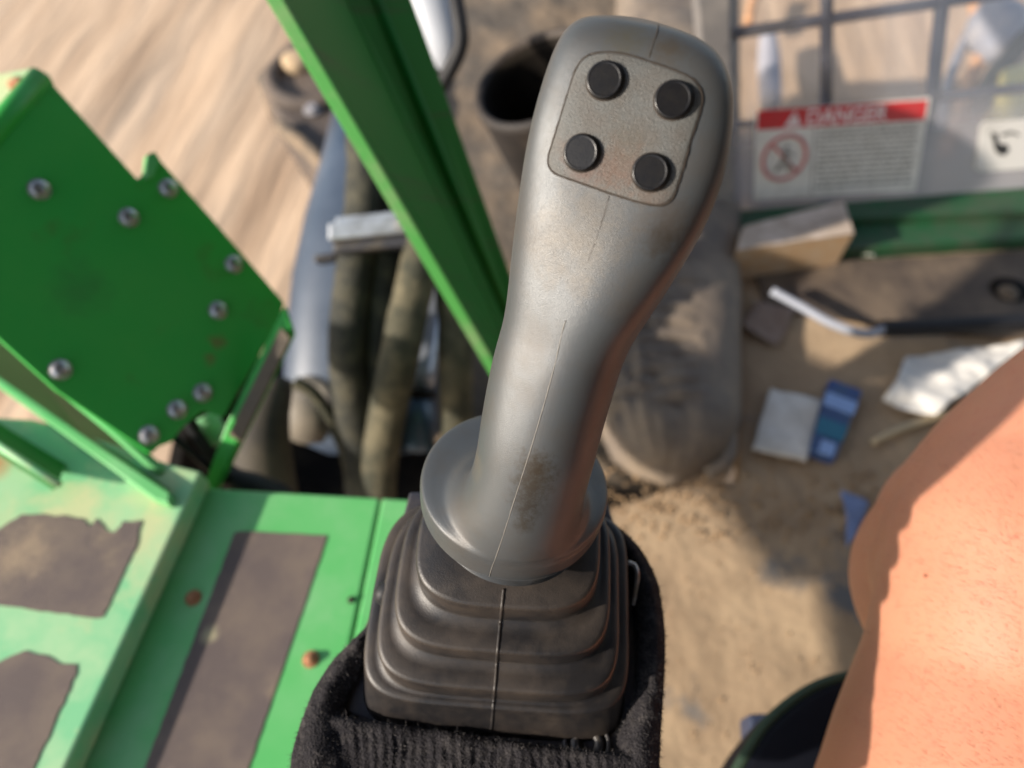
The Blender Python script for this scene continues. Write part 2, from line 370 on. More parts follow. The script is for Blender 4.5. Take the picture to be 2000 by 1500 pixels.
cen = [pd((l[0] + r[0]) / 2, (l[1] + r[1]) / 2, d) for l, r, d, _, _, _ in ST]
rings = []
stem_frames = []
for i, (l, r, d, br, ex, turn) in enumerate(ST):
    c = cen[i]; j0, j1 = max(i - 2, 0), min(i + 2, 13)
    if i > 11: j0, j1 = 9, 13
    t = (cen[j1] - cen[j0]).normalized()
    view = (CAM - c).normalized()
    e1 = t.cross(view).normalized() * -1
    if e1.x < 0: e1 = -e1
    e3 = t.cross(e1); 
    if e3.dot(view) < 0: e3 = -e3
    q = e1.copy()                                   # across the view
    a_ = R(turn); e1r = e1 * math.cos(a_) + e3 * math.sin(a_); e3r = e3 * math.cos(a_) - e1 * math.sin(a_)
    half = ((pd(*r, d) - pd(*l, d)).dot(q)) / 2
    ext = 0
    for k in range(NS):
        th = 2 * math.pi * k / NS; cx, sx = math.cos(th), math.sin(th)
        x = math.copysign(abs(cx) ** (2 / ex), cx); y = math.copysign(abs(sx) ** (2 / ex), sx) * br
        ext = max(ext, x * q.dot(e1r) + y * q.dot(e3r))
    A = half / ext
    B = A * br
    rings.append((c, e1r, e3r, A, B, ex))
# collar stations, going down from the stem to the round collar
c0, f1, f3, A0, B0, _ = rings[0]
g1 = (f1 - ND * f1.dot(ND)).normalized(); g3 = ND.cross(g1)
if g3.dot(f3) < 0: g3 = -g3
RD = 0.0381
prof = [(0.030, 0.0), (0.021, 0.02), (0.0145, 0.07), (0.0098, 0.16), (0.0068, 0.29), (0.0042, 0.43), (0.0030, 0.60), (0.0022, 0.77), (0.0015, 0.90), (0.0010, 0.955), (0.0002, 0.988), (-0.0012, 1.0), (-0.003, 1.004), (-0.0085, 1.0), (-0.0100, 0.98), (-0.0105, 0.90), (-0.0105, 0.5)]
low = []
s0 = DC + (c0 - DC) - ND * (c0 - DC).dot(ND)       # foot of the stem on the collar plane
hh0 = (c0 - DC).dot(ND)
for h, g in prof:
    k = max(0.0, min(1.0, g)); w_ = k ** 0.8
    # stem line continued downwards
    base = c0 + (cen[0] - cen[3]).normalized() * max(0, (hh0 - h)) * 0.9 if h < hh0 else c0
    stem_c = DC + ND * h + (base - DC) - ND * (base - DC).dot(ND)
    c = stem_c.lerp(DC + ND * h, w_)
    a = A0 + (RD * (1.004 if g > 1 else 1) - A0) * g; b = B0 + (RD - B0) * g
    fl_ = min(1, 0.35 + g * 2)
    e1 = f1.lerp(g1, fl_).normalized(); e3 = f3.lerp(g3, fl_).normalized()
    low.append((c, e1, e3, a, b, 2.0))
allr = list(reversed(low)) + [r for r in rings[0:]]
# drop collar stations that sit above the first stem station
allr = [r for r in allr if True]
# smooth resampling between stations
def lerp_ring(r0, r1, t):
    return tuple((x.lerp(y, t) if isinstance(x, Vector) else x + (y - x) * t) for x, y in zip(r0, r1))
def cr(p0, p1, p2, p3, t):
    return 0.5 * ((2 * p1) + (p2 - p0) * t + (2 * p0 - 5 * p1 + 4 * p2 - p3) * t * t + (3 * p1 - p0 - 3 * p2 + p3) * t ** 3)
RR = [superring(*r) for r in allr]
fine = []
for i in range(len(RR) - 1):
    a, b, c_, d_ = RR[max(i - 1, 0)], RR[i], RR[i + 1], RR[min(i + 2, len(RR) - 1)]
    for s in range(4):
        t = s / 4
        fine.append([cr(a[k], b[k], c_[k], d_[k], t) for k in range(NS)])
fine.append(RR[-1])
# rounded closing of the crown
lastc = sum(fine[-1], V()) / NS; tt = (cen[13] - cen[9]).normalized()
for s in (0.75, 0.45, 0.15): fine.append([lastc + (p - lastc) * s + tt * 0.0012 * (1 - s) for p in fine[-1]] if s == 0.75 else [lastc + (p - lastc) * s * 1.2 + tt * 0.0004 for p in fine[-1]])
# relax along the length
for it in range(6):
    nf = [r[:] for r in fine]
    for i in range(60, len(fine) - 1):
        for k in range(NS): nf[i][k] = fine[i][k] * 0.5 + (fine[i - 1][k] + fine[i + 1][k]) * 0.25
    fine = nf
grip = mk('grip', *loft(fine), M['grip'], joy)
def bvh_of(o):
    me = o.data; return BVHTree.FromPolygons([v.co.copy() for v in me.vertices], [tuple(p.vertices) for p in me.polygons])
GB = bvh_of(grip)
def hit(B, x, y):
    r = ray(x, y).normalized(); loc, n, i, d = B.ray_cast(CAM, r)
    if loc is None: return None, None
    if n.dot(r) > 0: n = -n
    return loc, n
def resample(px, step, closed=False):
    pts = [V((*p, 0)) for p in px]
    if closed: pts = pts + [pts[0]]
    out = []
    for a, b in zip(pts[:-1], pts[1:]):
        n = max(1, int((b - a).length / step))
        for k in range(n): out.append(a.lerp(b, k / n))
    if not closed: out.append(pts[-1])
    return [(p.x, p.y) for p in out]
def smooth2d(px, it=3, closed=False):
    for _ in range(it):
        q = list(px); n = len(px)
        for i in range(n):
            if not closed and i in (0, n - 1): continue
            q[i] = ((px[i - 1][0] + 2 * px[i][0] + px[(i + 1) % n][0]) / 4, (px[i - 1][1] + 2 * px[i][1] + px[(i + 1) % n][1]) / 4)
        px = q
    return px
def line_on(B, px, rad, sink=0.0, jit=0.0, closed=False, n=8, rough=.6):
    pts = []; 
    for x, y in px:
        h, nn = hit(B, x, y)
        if h is not None: pts.append(h - nn * (sink + jit * noise.noise(h * 900)))
    if closed: pts = pts + [pts[0]]
    return tube(pts, [rad * (1 + rough * noise.noise(p * 500)) for p in pts], n, 1)
# button panel: outline in the photograph's pixels
PO = [(1153, 106), (1190, 101), (1230, 108), (1290, 128), (1340, 146), (1362, 160), (1373, 190), (1366, 225), (1350, 270), (1334, 330), (1318, 380), (1306, 398), (1288, 403), (1245, 394), (1190, 377), (1120, 352), (1083, 340), (1070, 326), (1071, 305), (1085, 262), (1104, 200), (1121, 145), (1135, 118)]
out_px = smooth2d(resample(PO, 7, True), 3, True)
pc = (sum(p[0] for p in out_px) / len(out_px), sum(p[1] for p in out_px) / len(out_px))
def panel_mesh():
    v = []; f = []; n = len(out_px)
    levels = [(1.0, -0.0006), (0.997, 0.0001), (0.988, 0.00045), (0.97, 0.0005), (0.85, 0.0005), (0.7, 0.0005), (0.55, 0.0005), (0.4, 0.0005), (0.25, 0.0005), (0.1, 0.0005)]
    for s, off in levels:
        for x, y in out_px:
            h, nn = hit(GB, pc[0] + (x - pc[0]) * s, pc[1] + (y - pc[1]) * s); v.append(h + nn * off)
    for k in range(len(levels) - 1):
        for i in range(n): f.append((k * n + i, k * n + (i + 1) % n, (k + 1) * n + (i + 1) % n, (k + 1) * n + i))
    f.append(tuple((len(levels) - 1) * n + i for i in range(n)))
    return v, f
panel = mk('button_panel', *panel_mesh(), M['panel'], joy)
PB = bvh_of(panel)
gap = mk('panel_gap', *line_on(GB, [(pc[0] + (x - pc[0]) * 1.004, pc[1] + (y - pc[1]) * 1.004) for x, y in out_px], 0.00034, -0.00005, 0.0001, True), M['gap'], joy)
# moulding seams
seam_px = smooth2d(resample([(1190, 382), (1180, 420), (1160, 480), (1128, 565), (1100, 640), (1082, 720), (1060, 800), (1036, 880), (1010, 960), (988, 1030), (970, 1085), (959, 1112), (955, 1126), (953, 1138)], 8), 3)
g = G(); g.add(*line_on(GB, seam_px[:18], 0.00011, 0.00005, 0.0001)); o = g.mk('seam', M['gap'], joy)
g = G(); g.add(*line_on(GB, seam_px[30:], 0.00018, 0.00004, 0.00012)); o = g.mk('seam', mat('seam_edge', (0.16, 0.15, 0.135), 0.5, 0.2), joy)
g = G(); g.add(*line_on(GB, smooth2d(resample([(1287, 44), (1284, 62), (1276, 85), (1268, 112)], 4), 2), 0.0002, 0.00004, 0.0001)); g.mk('seam', M['gap'], joy)
# push buttons
def make_button(px, py):
    h, nn = hit(PB, px, py)
    _, n2 = hit(PB, pc[0] - 10, pc[1]); nn = (nn * 0.5 + n2 * 0.5).normalized()
    rt = 0.00535
    a = nn.orthogonal().normalized(); b = nn.cross(a)
    def ring(rr, hh): return [h + nn * hh + (a * math.cos(2 * math.pi * k / 48) + b * math.sin(2 * math.pi * k / 48)) * rr for k in range(48)]
    g = G(); g.add(*loft([ring(rt * 1.0, -0.003), ring(rt * 1.0, 0.001368), ring(rt * 0.985, 0.001656), ring(rt * 0.955, 0.001872), ring(rt * 0.92, 0.001994), ring(rt * 0.88, 0.002030), ring(rt * 0.85, 0.001994), ring(rt * 0.82, 0.001944), ring(rt * 0.81, 0.001944), ring(rt * 0.80, 0.001944), ring(rt * 0.4, 0.001944), ring(rt * 0.1, 0.001944)]))
    o = g.mk('push_button', M['button'], joy)
    g = G(); g.add(*loft([ring(rt * 1.07, -0.001), ring(rt * 1.07, 0.00018), ring(rt * 1.0, 0.00022)], True, True)); g.mk('button_recess', M['gap'], o)
for bx, by in [(1182, 158), (1315, 196), (1137, 299), (1271, 337)]: make_button(bx, by)
# stains
def gp(x, y): return tuple(hit(GB, x, y)[0])
add_spot(M['grip'], [(gp(1048, 915), 0.0085, (0.030, 0.020, 0.010), 0.95, 420), (gp(1038, 950), 0.009, (0.03, 0.022, 0.014), 0.85, 400), (gp(1030, 990), 0.008, (0.03, 0.024, 0.018), 0.85, 420), (gp(1024, 1025), 0.005, (0.035, 0.028, 0.02), 0.8, 420),
    (gp(1225, 72), 0.008, (0.07, 0.066, 0.05), 0.8, 250), (gp(1310, 95), 0.008, (0.06, 0.05, 0.038), 0.8, 400), (gp(1300, 440), 0.012, (0.055, 0.04, 0.028), 0.5, 350), (gp(1290, 470), 0.007, (0.04, 0.032, 0.024), 0.7, 350),
    (gp(930, 900), 0.008, (0.12, 0.095, 0.07), 0.5, 200), (gp(1140, 465), 0.02, (0.10, 0.083, 0.062), 0.5, 150)])
def ppn(x, y): return tuple(hit(PB, x, y)[0])
add_spot(M['panel'], [(ppn(1205, 325), 0.011, (0.085, 0.052, 0.036), 0.9, 420), (ppn(1140, 330), 0.008, (0.085, 0.055, 0.045), 0.85, 420), (ppn(1225, 275), 0.009, (0.06, 0.05, 0.036), 0.6, 260), (ppn(1270, 380), 0.008, (0.08, 0.056, 0.042), 0.7, 420), (ppn(1110, 290), 0.005, (0.08, 0.06, 0.05), 0.7, 420)])

# rubber boot
ZB = CAMH - 0.357
BT = [  # tier: z above base, left px, right px, front px y (all of the ridge), corner exponent
 (0.000, 722, 1222, 1432, 6.5),
 (0.0165, 713, 1238, 1386, 5.5),
 (0.034, 738, 1217, 1350, 4.8),
 (0.049, 772, 1198, 1276, 4.2),
 (0.066, 812, 1176, 1188, 3.4),
]
def tier(z, lx, rx, fy, ex):
    zz = ZB + z; fr = pz(960, fy, zz).y
    # left/right extremes are taken at mid-front height
    l = pz(lx, fy - 90, zz); r = pz(rx, fy - 90, zz); hw = (r.x - l.x) / 2; cx = (r.x + l.x) / 2
    return cx, fr + hw * .80, hw, ex, zz
TT = [tier(*b) for b in BT]
def bring(cx, cy, hw, ex, z, tilt=0.0, n=120):
    r = []
    for k in range(n):
        t = 2 * math.pi * k / n; c, s = math.cos(t), math.sin(t)
        x = math.copysign(abs(c) ** (2 / ex), c) * hw; y = math.copysign(abs(s) ** (2 / ex), s) * hw * .80
        if s > 0 and c < 0: x *= 1 - 0.15 * s
        x, y = x * math.cos(R(-4)) - y * math.sin(R(-4)), x * math.sin(R(-4)) + y * math.cos(R(-4))
        r.append(V((cx + x, cy + y, z + tilt * (y + 0.0))))
    return r
br = []
cx, cy, hw, ex, z = TT[0]
br.append(bring(cx, cy, hw + 0.0015, ex, z)); br.append(bring(cx, cy, hw + 0.0005, ex, z + 0.002))
for i in range(1, 5):
    cx, cy, hw, ex, z = TT[i]
    pcx, pcy, phw, pex, pzz = TT[i - 1]
    if i > 1:
        # shelf dips in from the lower ridge to a shallow valley, then wall up to this ridge
        br.append(bring((cx + pcx) / 2, (cy + pcy) / 2, hw + (phw - hw) * 0.45, (ex + pex) / 2, pzz + 0.0002))
        br.append(bring(cx, cy, hw + 0.0010, ex, pzz + 0.0000)); br.append(bring(cx, cy, hw + 0.0004, ex, pzz + 0.003))
    br.append(bring(cx, cy, hw + 0.0002, ex, z - 0.0028)); br.append(bring(cx, cy, hw, ex, z - 0.0016)); br.append(bring(cx, cy, hw - 0.0007, ex, z - 0.0005)); br.append(bring(cx, cy, hw - 0.002, ex, z))
# up under the collar
cx, cy, hw, ex, z = TT[4]
dcb = DC - ND * 0.012
for k, (fr, hz) in enumerate([(0.80, 0.35), (0.6, 0.9), (0.5, 1.02)]):
    ccx = cx + (dcb.x - cx) * (k + 1) / 3; ccy = cy + (dcb.y - cy) * (k + 1) / 3
    br.append(bring(ccx, ccy, hw * fr, 2.6, z + (dcb.z - z) * hz))
boot = mk('rubber_boot', *loft(br), M['boot'], joy)
BB = bvh_of(boot)
sp_ = smooth2d(resample([(984, 1150), (980, 1190), (974, 1250), (971, 1282), (968, 1330), (965, 1360), (962, 1400), (960, 1424)], 4), 2)
o = mk('seam', *line_on(BB, smooth2d(sp_, 4), 0.00075, 0.00025, 0.0, False, 8, .12), M['boot'], joy)

# ================================================================== ARMREST CONSOLE
AX = R(-3)
ar = thing('armrest_console', 'black plastic armrest console holding the grey joystick', 'armrest', (DC.x, DC.y - 0.02, 0.33))
def zpoly(px, z): return [pz(x, y, z) for x, y in px]
o = mk('mounting_plate', *prism(zpoly([(668, 1388), (745, 1165), (800, 960), (1180, 960), (1240, 1150), (1248, 1440), (1225, 1475), (960, 1478), (800, 1440)], ZB - 0.001), (0, 0, -0.008)), M['plate_blk'], ar, False); bevel(o, 0.0012)
cxy = zpoly([(620, 1640), (650, 1400), (770, 1050), (1160, 1050), (1265, 1250), (1262, 1640)], ZB - 0.012)
o = mk('housing', *prism(cxy, (0, 0, -0.14)), M['plate_blk'], ar, False); bevel(o, 0.004)
# screw in its boss at the front right
sc_p = pz(1146, 1452, ZB + 0.0005)
def ringtube(c, nrm, r, t, n=32, m=10):
    a = V(nrm).orthogonal().normalized(); b = V(nrm).cross(a); v = []; f = []
    for i in range(n):
        th = 2 * math.pi * i / n; u = a * math.cos(th) + b * math.sin(th)
        for j in range(m):
            ph = 2 * math.pi * j / m; v.append(c + u * (r + t * math.cos(ph)) + V(nrm) * t * math.sin(ph))
    for i in range(n):
        for j in range(m):
            f.append((i * m + j, ((i + 1) % n) * m + j, ((i + 1) % n) * m + (j + 1) % m, i * m + (j + 1) % m))
    return v, f
g = G(); g.add(*ringtube(sc_p, (0, 0, 1), 0.0052, 0.0022)); g.add(*ringtube(sc_p, (0, 0, 1), 0.0095, 0.0011)); g.mk('socket_screw', M['plate_blk'], ar)
# notch cap at the left of the boot and bright wire clip at the right
g = G(); g.add(*tube([pz(770, 1145, ZB + 0.03), pz(752, 1160, ZB + 0.028), pz(757, 1178, ZB + 0.026)], [0.004, 0.005, 0.003], 12, 4)); g.mk('plug', M['blk_rub'], ar)
g = G(); g.add(*tube([pz(1226, 1098, ZB + 0.012), pz(1240, 1105, ZB + 0.012), pz(1245, 1125, ZB + 0.012), pz(1240, 1160, ZB + 0.01), pz(1236, 1182, ZB + 0.008)], 0.0011, 10, 6)); g.mk('wire_clip', M['steel'], ar)

# fleece cover: ring around the boot, rolled over the console's edges
OUT = [(556, 1700), (560, 1500), (578, 1440), (598, 1385), (618, 1335), (655, 1285), (715, 1238), (768, 1150), (812, 1040), (860, 985), (1000, 960), (1130, 975), (1215, 1040), (1258, 1085), (1284, 1135), (1297, 1200), (1300, 1280), (1294, 1380), (1290, 1500), (1288, 1700)]
INN = [(690, 1620), (690, 1480), (680, 1400), (668, 1382), (690, 1330), (712, 1290), (738, 1238), (790, 1150), (826, 1060), (872, 1010), (1000, 985), (1118, 1000), (1190, 1060), (1222, 1100), (1238, 1150), (1246, 1210), (1248, 1290), (1240, 1370), (1200, 1450), (1190, 1620)]
def cloth():
    # fine closed outlines: both polylines resampled to the same count
    def rs(px, n):
        pts = [V((*p, 0)) for p in px]; L = [0]
        for a, b in zip(pts[:-1], pts[1:]): L.append(L[-1] + (b - a).length)
        out = []
        for k in range(n):
            s = L[-1] * k / (n - 1)
            for i in range(len(L) - 1):
                if L[i + 1] >= s - 1e-6:
                    out.append(pts[i].lerp(pts[i + 1], (s - L[i]) / max(1e-6, L[i + 1] - L[i]))); break
        return [(p.x, p.y) for p in out]
    # matched station by station so the strip keeps its width
    N = 0; O2 = []; I2 = []
    for i in range(len(OUT) - 1):
        m = 14
        for k in range(m):
            t = k / m
            O2.append((OUT[i][0] + (OUT[i + 1][0] - OUT[i][0]) * t, OUT[i][1] + (OUT[i + 1][1] - OUT[i][1]) * t))
            I2.append((INN[i][0] + (INN[i + 1][0] - INN[i][0]) * t, INN[i][1] + (INN[i + 1][1] - INN[i][1]) * t))
    O2.append(OUT[-1]); I2.append(INN[-1])
    O2 = smooth2d(O2, 60); I2 = smooth2d(I2, 40)
    rows = []; nc = 26
    for (ox, oy), (ix, iy) in zip(O2, I2):
        row = []
        po = pz(ox, oy, ZB + 0.000); pi = pz(ix, iy, ZB + 0.004)
        dirv = (po - pi); dirv.z = 0; wdt = dirv.length; dn = dirv.normalized()
        for k in range(nc):
            t = k / (nc - 1)
            if t < 0.12: p = pi + V((0, 0, -0.010 + 0.010 * (t / 0.12)))           # turned-in inner hem
            elif t < 0.72:
                u = (t - 0.12) / 0.60; p = pi.lerp(po, u * 0.93); p.z = ZB + 0.004 + 0.0075 * math.sin(u * math.pi * 0.9) - 0.002 * u
            else:
                u = (t - 0.72) / 0.28; a = u * 1.5; p = pi.lerp(po, 0.93) + dn * (wdt * 0.07 * math.sin(min(a, 1.57))); p.z = ZB + 0.0048 - 0.06 * u * u - 0.01 * u
            nn = noise.fractal(p * 45, 1, 2, 3) * 0.0022 + noise.noise(p * 220) * 0.0008
            p = p + V((0, 0, 1)) * nn
            row.append(p)
        rows.append(row)
    v = [p for r in rows for p in r]; f = []
    for i in range(len(rows) - 1):
        for k in range(nc - 1): f.append((i * nc + k, i * nc + k + 1, (i + 1) * nc + k + 1, (i + 1) * nc + k))
    # front apron in front of the mounting plate, ribbed
    k0 = len(v); nu, nv_ = 220, 46
    for j in range(nv_):
        for i in range(nu):
            s = i / (nu - 1); t = j / (nv_ - 1)
            x = 640 + (1262 - 640) * s
            ytop = 1388 + 62 * min(1, s * 1.5) + (22 * (s - .66) / .34 if s > .66 else 0) - (18 if s > .97 else 0)
            y = ytop + (1720 - ytop) * t
            edge = min(1, t / 0.07); p = pz(x, y, ZB + 0.0055 + 0.004 * (1 - (1 - edge) ** 2) - 0.010 * t)
            rib = 0.0003 * math.sin(x * 0.33 + 2.5 * noise.noise(V((x * 0.012, y * 0.02, 0)))) * min(1, t * 8) * (0.4 + 0.9 * max(0, noise.noise(V((x * 0.01, y * 0.012, 5))) + 0.5))
            p.z += rib + noise.fractal(p * 60, 1, 2, 3) * 0.0016
            if j == 0: p.z -= 0.012
            v.append(p)
    for j in range(nv_ - 1):
        for i in range(nu - 1): f.append((k0 + j * nu + i, k0 + j * nu + i + 1, k0 + (j + 1) * nu + i + 1, k0 + (j + 1) * nu + i))
    return v, f
cv, cf = cloth()
cov = thing('armrest_cover', 'fuzzy black fleece cover pulled over the armrest around the joystick boot', 'cover', (DC.x, DC.y - 0.05, ZB))
o = mk('fabric', cv, cf, M['fleece'], cov)
sd = o.modifiers.new('solid', 'SOLIDIFY'); sd.thickness = 0.0012; sd.offset = -1
# pile: short tapered fibres standing on the cloth
def pile(n):
    tot = []; v = []; f = []
    me = o.data; areas = []; acc = 0
    polys = [p for p in me.polygons]
    for p in polys: acc += p.area; areas.append(acc)
    import bisect
    for _ in range(n):
        p = polys[bisect.bisect(areas, random.random() * acc) if True else 0] if True else None
        vs = [me.vertices[i].co for i in p.vertices]
        a, b = random.random(), random.random(); q = (vs[0] * (1 - a) + vs[1] * a) * (1 - b) + (vs[3] * (1 - a) + vs[2] * a) * b
        nn = p.normal.copy()
        if nn.dot(CAM - q) < 0 and nn.z < 0: nn = -nn
        d = (nn + V((random.gauss(0, .7), random.gauss(0, .7), random.gauss(0, .4)))).normalized()
        L = random.uniform(0.0005, 0.0014) * (2.4 if random.random() < 0.03 else 1); wv = d.orthogonal().normalized() * 0.00011
        k = len(v); bend = V((random.gauss(0, 1), random.gauss(0, 1), random.gauss(0, .5))) * L * 0.25
        v += [q - wv, q + wv, q + d * L * 0.6 + bend + wv * 0.7, q + d * L * 0.6 + bend - wv * 0.7, q + d * L + bend * 2.6]
        f += [(k, k + 1, k + 2, k + 3), (k + 3, k + 2, k + 4)]
    ob = mk('fleece_pile', v, f, mat('fibre', (0.04, 0.037, 0.038), 0.9, spec=0.2, col2=(0.16, 0.145, 0.135), nscale=700, nlo=0.5, nhi=0.7), cov); ob['kind'] = 'stuff'
pile(42000)

# ================================================================== DECK (green step plate)
ZD = 0.40
dk = thing('deck', 'bright green step deck with a long brown anti-slip strip', 'deck', tuple(pz(500, 1250, ZD - 0.03)))
dpl = zpoly([(392, 952), (742, 972), (470, 2300), (-300, 2300), (128, 1500)], ZD)
o = mk('deck_plate', *prism(dpl, (0, 0, -0.012)), M['deck'], dk, False); bevel(o, 0.0025, 3)
dpl2 = zpoly([(746, 972), (1010, 990), (960, 2300), (477, 2300)], ZD)
o = mk('deck_plate', *prism(dpl2, (0, 0, -0.012)), M['deck'], dk, False); bevel(o, 0.0025, 3)
o = mk('deck_frame', *prism(zpoly([(398, 966), (1000, 1002), (960, 2300), (-100, 2300)], ZD - 0.0135), (0, 0, -0.05)), M['green_d'], dk, False)
def ragged(px, z, amp, step=6, keep=()):
    q = resample(px, step, True); out = []
    for x, y in q: out.append(pz(x + amp * noise.noise(V((x * .05, y * .05, 0))), y + amp * noise.noise(V((x * .05, y * .05, 7))), z))
    return out
o = mk('anti_slip_strip', *prism(ragged([(458, 1040), (470, 1037), (638, 1046), (634, 1062), (478, 1520), (455, 1640), (225, 1640), (282, 1500)], ZD + 0.0009, 1.5), (0, 0, -0.0007)), M['mat'], dk, False)
for x, y in [(378, 1168), (607, 1288)]:
    bolt_shape(pz(x, y, ZD), (0, 0, 1), 0.0045, 0.006).mk('rusty_bolt', M['rust'], dk, auto=40)
# hinge gap dirt pin
bolt_shape(pz(686, 1172, ZD), (0, 0, 1), 0.002, 0.004).mk('hinge_pin', M['gap'], dk)

ZL = 0.428
ld = thing('ledge_deck', 'raised dusty mint-green ledge with torn brown grip patches', 'deck', tuple(pz(100, 1150, ZL - 0.03)))
lpl = zpoly([(0, 815), (60, 818), (130, 835), (330, 905), (393, 920), (118, 1520), (60, 1640), (-500, 1640), (-500, 760), (-60, 800)], ZL)
o = mk('ledge_plate', *prism(lpl, (0, 0, -0.026)), M['mint'], ld, False); bevel(o, 0.003, 3)
o = mk('grip_patch', *prism(ragged([(-30, 1050), (40, 1005), (80, 1004), (160, 1012), (175, 1030), (190, 1012), (208, 1036), (225, 1040), (240, 1018), (276, 1018), (268, 1060), (200, 1206), (190, 1208), (-30, 1178)], ZL + 0.0009, 3.5), (0, 0, -0.0007)), M['mat'], ld, False)
o = mk('grip_patch', *prism(ragged([(-30, 1310), (20, 1282), (48, 1272), (90, 1280), (118, 1296), (150, 1298), (148, 1316), (62, 1508), (20, 1600), (-30, 1620)], ZL + 0.0009, 3.5), (0, 0, -0.0007)), M['mat'], ld, False)
add_spot(M['mat'], [(tuple(pz(412, 1240, ZD)), 0.009, (0.36, 0.32, 0.2), 0.9, 60), (tuple(pz(40, 1080, ZL)), 0.03, (0.38, 0.28, 0.18), 0.7, 60)])
add_spot(M['mint'], [(tuple(pz(0, 900, ZL)), 0.022, (0.42, 0.2, 0.08), 0.9, 60)])

# ================================================================== GUARD PLATE
GO = pz(305, 885, 0.44); GN = V((0.66, -0.34, 0.66)).normalized()
gd = thing('guard_plate', 'dark green bolted guard plate with a notched top edge', 'guard plate', tuple(GO))
GP = [(-160, 420), (-60, 325), (0, 235), (58, 152), (75, 138), (90, 148), (270, 350), (283, 335), (303, 300), (420, 432), (556, 590), (548, 625), (438, 815), (398, 802), (372, 822), (352, 842), (338, 862), (312, 872), (294, 888), (108, 762), (70, 728), (-160, 520)]
gpp = [pp(x, y, GO, GN) for x, y in GP]
o = mk('plate', *prism(gpp, GN * -0.006), M['green'], gd, False); bevel(o, 0.0022, 3)
# rolled left edge
o = mk('rolled_edge', *tube([pp(82, 150, GO - GN * 0.004, GN), pp(0, 245, GO - GN * 0.004, GN), pp(-160, 440, GO - GN * 0.004, GN)], 0.009, 20, 1), M['green'], gd)
o = mk('notch_tab', *prism([pp(x, y, GO + GN * 0.004, GN) for x, y in [(289, 300), (303, 296), (314, 312), (300, 345), (283, 350)]], GN * -0.012), M['deck'], gd, False); bevel(o, 0.001)
for x, y in [(77, 370), (252, 425), (329, 368), (457, 516), (426, 606), (118, 722), (396, 767), (346, 800), (291, 850)]:
    p = pp(x, y, GO, GN); bolt_shape(p, GN, 0.0075, 0.006, False, 1.12).mk('bolt', M['steel'], gd, auto=35)
add_spot(M['green'], [(tuple(pp(412, 700, GO, GN)), 0.008, (0.20, 0.13, 0.05), 0.7, 120), (tuple(pp(425, 668, GO, GN)), 0.010, (0.22, 0.12, 0.05), 0.8, 120), (tuple(pp(150, 560, GO, GN)), 0.03, (0.05, 0.2, 0.05), 0.5, 30)])
# bent flange along the plate's lower edge: rib, dip at the corner, rib again
def ribbon(path, d1, h):
    """upright ribbon of steel following a path; h thickness vector"""
    v = []; n = len(path)
    for p in path: v += [p, p + d1, p + d1 + h, p + h]
    f = []
    for i in range(n - 1):
        for k in range(4): a = i * 4 + k; b = i * 4 + (k + 1) % 4; f.append((a, b, b + 4, a + 4))
    f += [(0, 1, 2, 3), ((n - 1) * 4 + 3, (n - 1) * 4 + 2, (n - 1) * 4 + 1, (n - 1) * 4)]
    return v, f
fr = thing('flanged_rail', 'green flanged rail with a bright rolled lip along the foot of the guard plate', 'rail', tuple(pz(330, 955, ZL)))
ra = [pd(-60, 560, .60), pd(0, 622, .60), pd(45, 655, .60), pd(66, 678, .602), pd(68, 702, .605), pd(88, 728, .607), pd(150, 780, .612), pd(230, 846, .62), pd(318, 925, .63)]
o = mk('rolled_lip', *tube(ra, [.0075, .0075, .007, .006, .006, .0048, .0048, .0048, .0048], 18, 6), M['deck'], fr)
# web: shaded face falling from the pale top flange down into the gap
wb = [pz(x, y, ZL + .010) for x, y in [(-80, 682), (0, 737), (160, 848), (332, 962)]]
wa = [pz(x, y, ZL - .11) for x, y in [(-80, 575), (0, 632), (150, 778), (322, 920)]]
wv = [p for a, b in zip(wa, wb) for p in (a, b)]
wv2 = [p + V((-0.003, -0.004, -.002)) for p in wv]
nn = len(wv); ff = []
for i in range(3):
    ff.append((2 * i, 2 * i + 1, 2 * i + 3, 2 * i + 2)); ff.append((nn + 2 * i + 2, nn + 2 * i + 3, nn + 2 * i + 1, nn + 2 * i))
    ff.append((2 * i, 2 * i + 2, nn + 2 * i + 2, nn + 2 * i)); ff.append((2 * i + 1, nn + 2 * i + 1, nn + 2 * i + 3, 2 * i + 3))
ff += [(0, nn, nn + 1, 1), (6, 7, nn + 7, nn + 6)]
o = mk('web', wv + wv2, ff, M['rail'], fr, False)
fp = [pz(x, y, ZL + .0105) for x, y in [(-80, 682), (0, 737), (160, 848), (332, 962), (330, 985), (300, 975), (150, 866), (0, 757), (-80, 702)]]
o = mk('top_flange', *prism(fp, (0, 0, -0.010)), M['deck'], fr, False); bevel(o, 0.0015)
rb = thing('short_rib', 'short green upright rib standing on the mint ledge', 'rib', tuple(pz(120, 950, ZL)))
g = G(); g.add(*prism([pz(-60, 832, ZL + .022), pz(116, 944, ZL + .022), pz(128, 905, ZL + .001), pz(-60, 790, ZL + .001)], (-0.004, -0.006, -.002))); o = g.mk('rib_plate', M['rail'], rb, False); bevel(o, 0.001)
o = mk('end_bead', *tube([pz(-60, 834, ZL + .022), pz(116, 946, ZL + .022)], 0.003, 12, 1), M['mint'], rb)
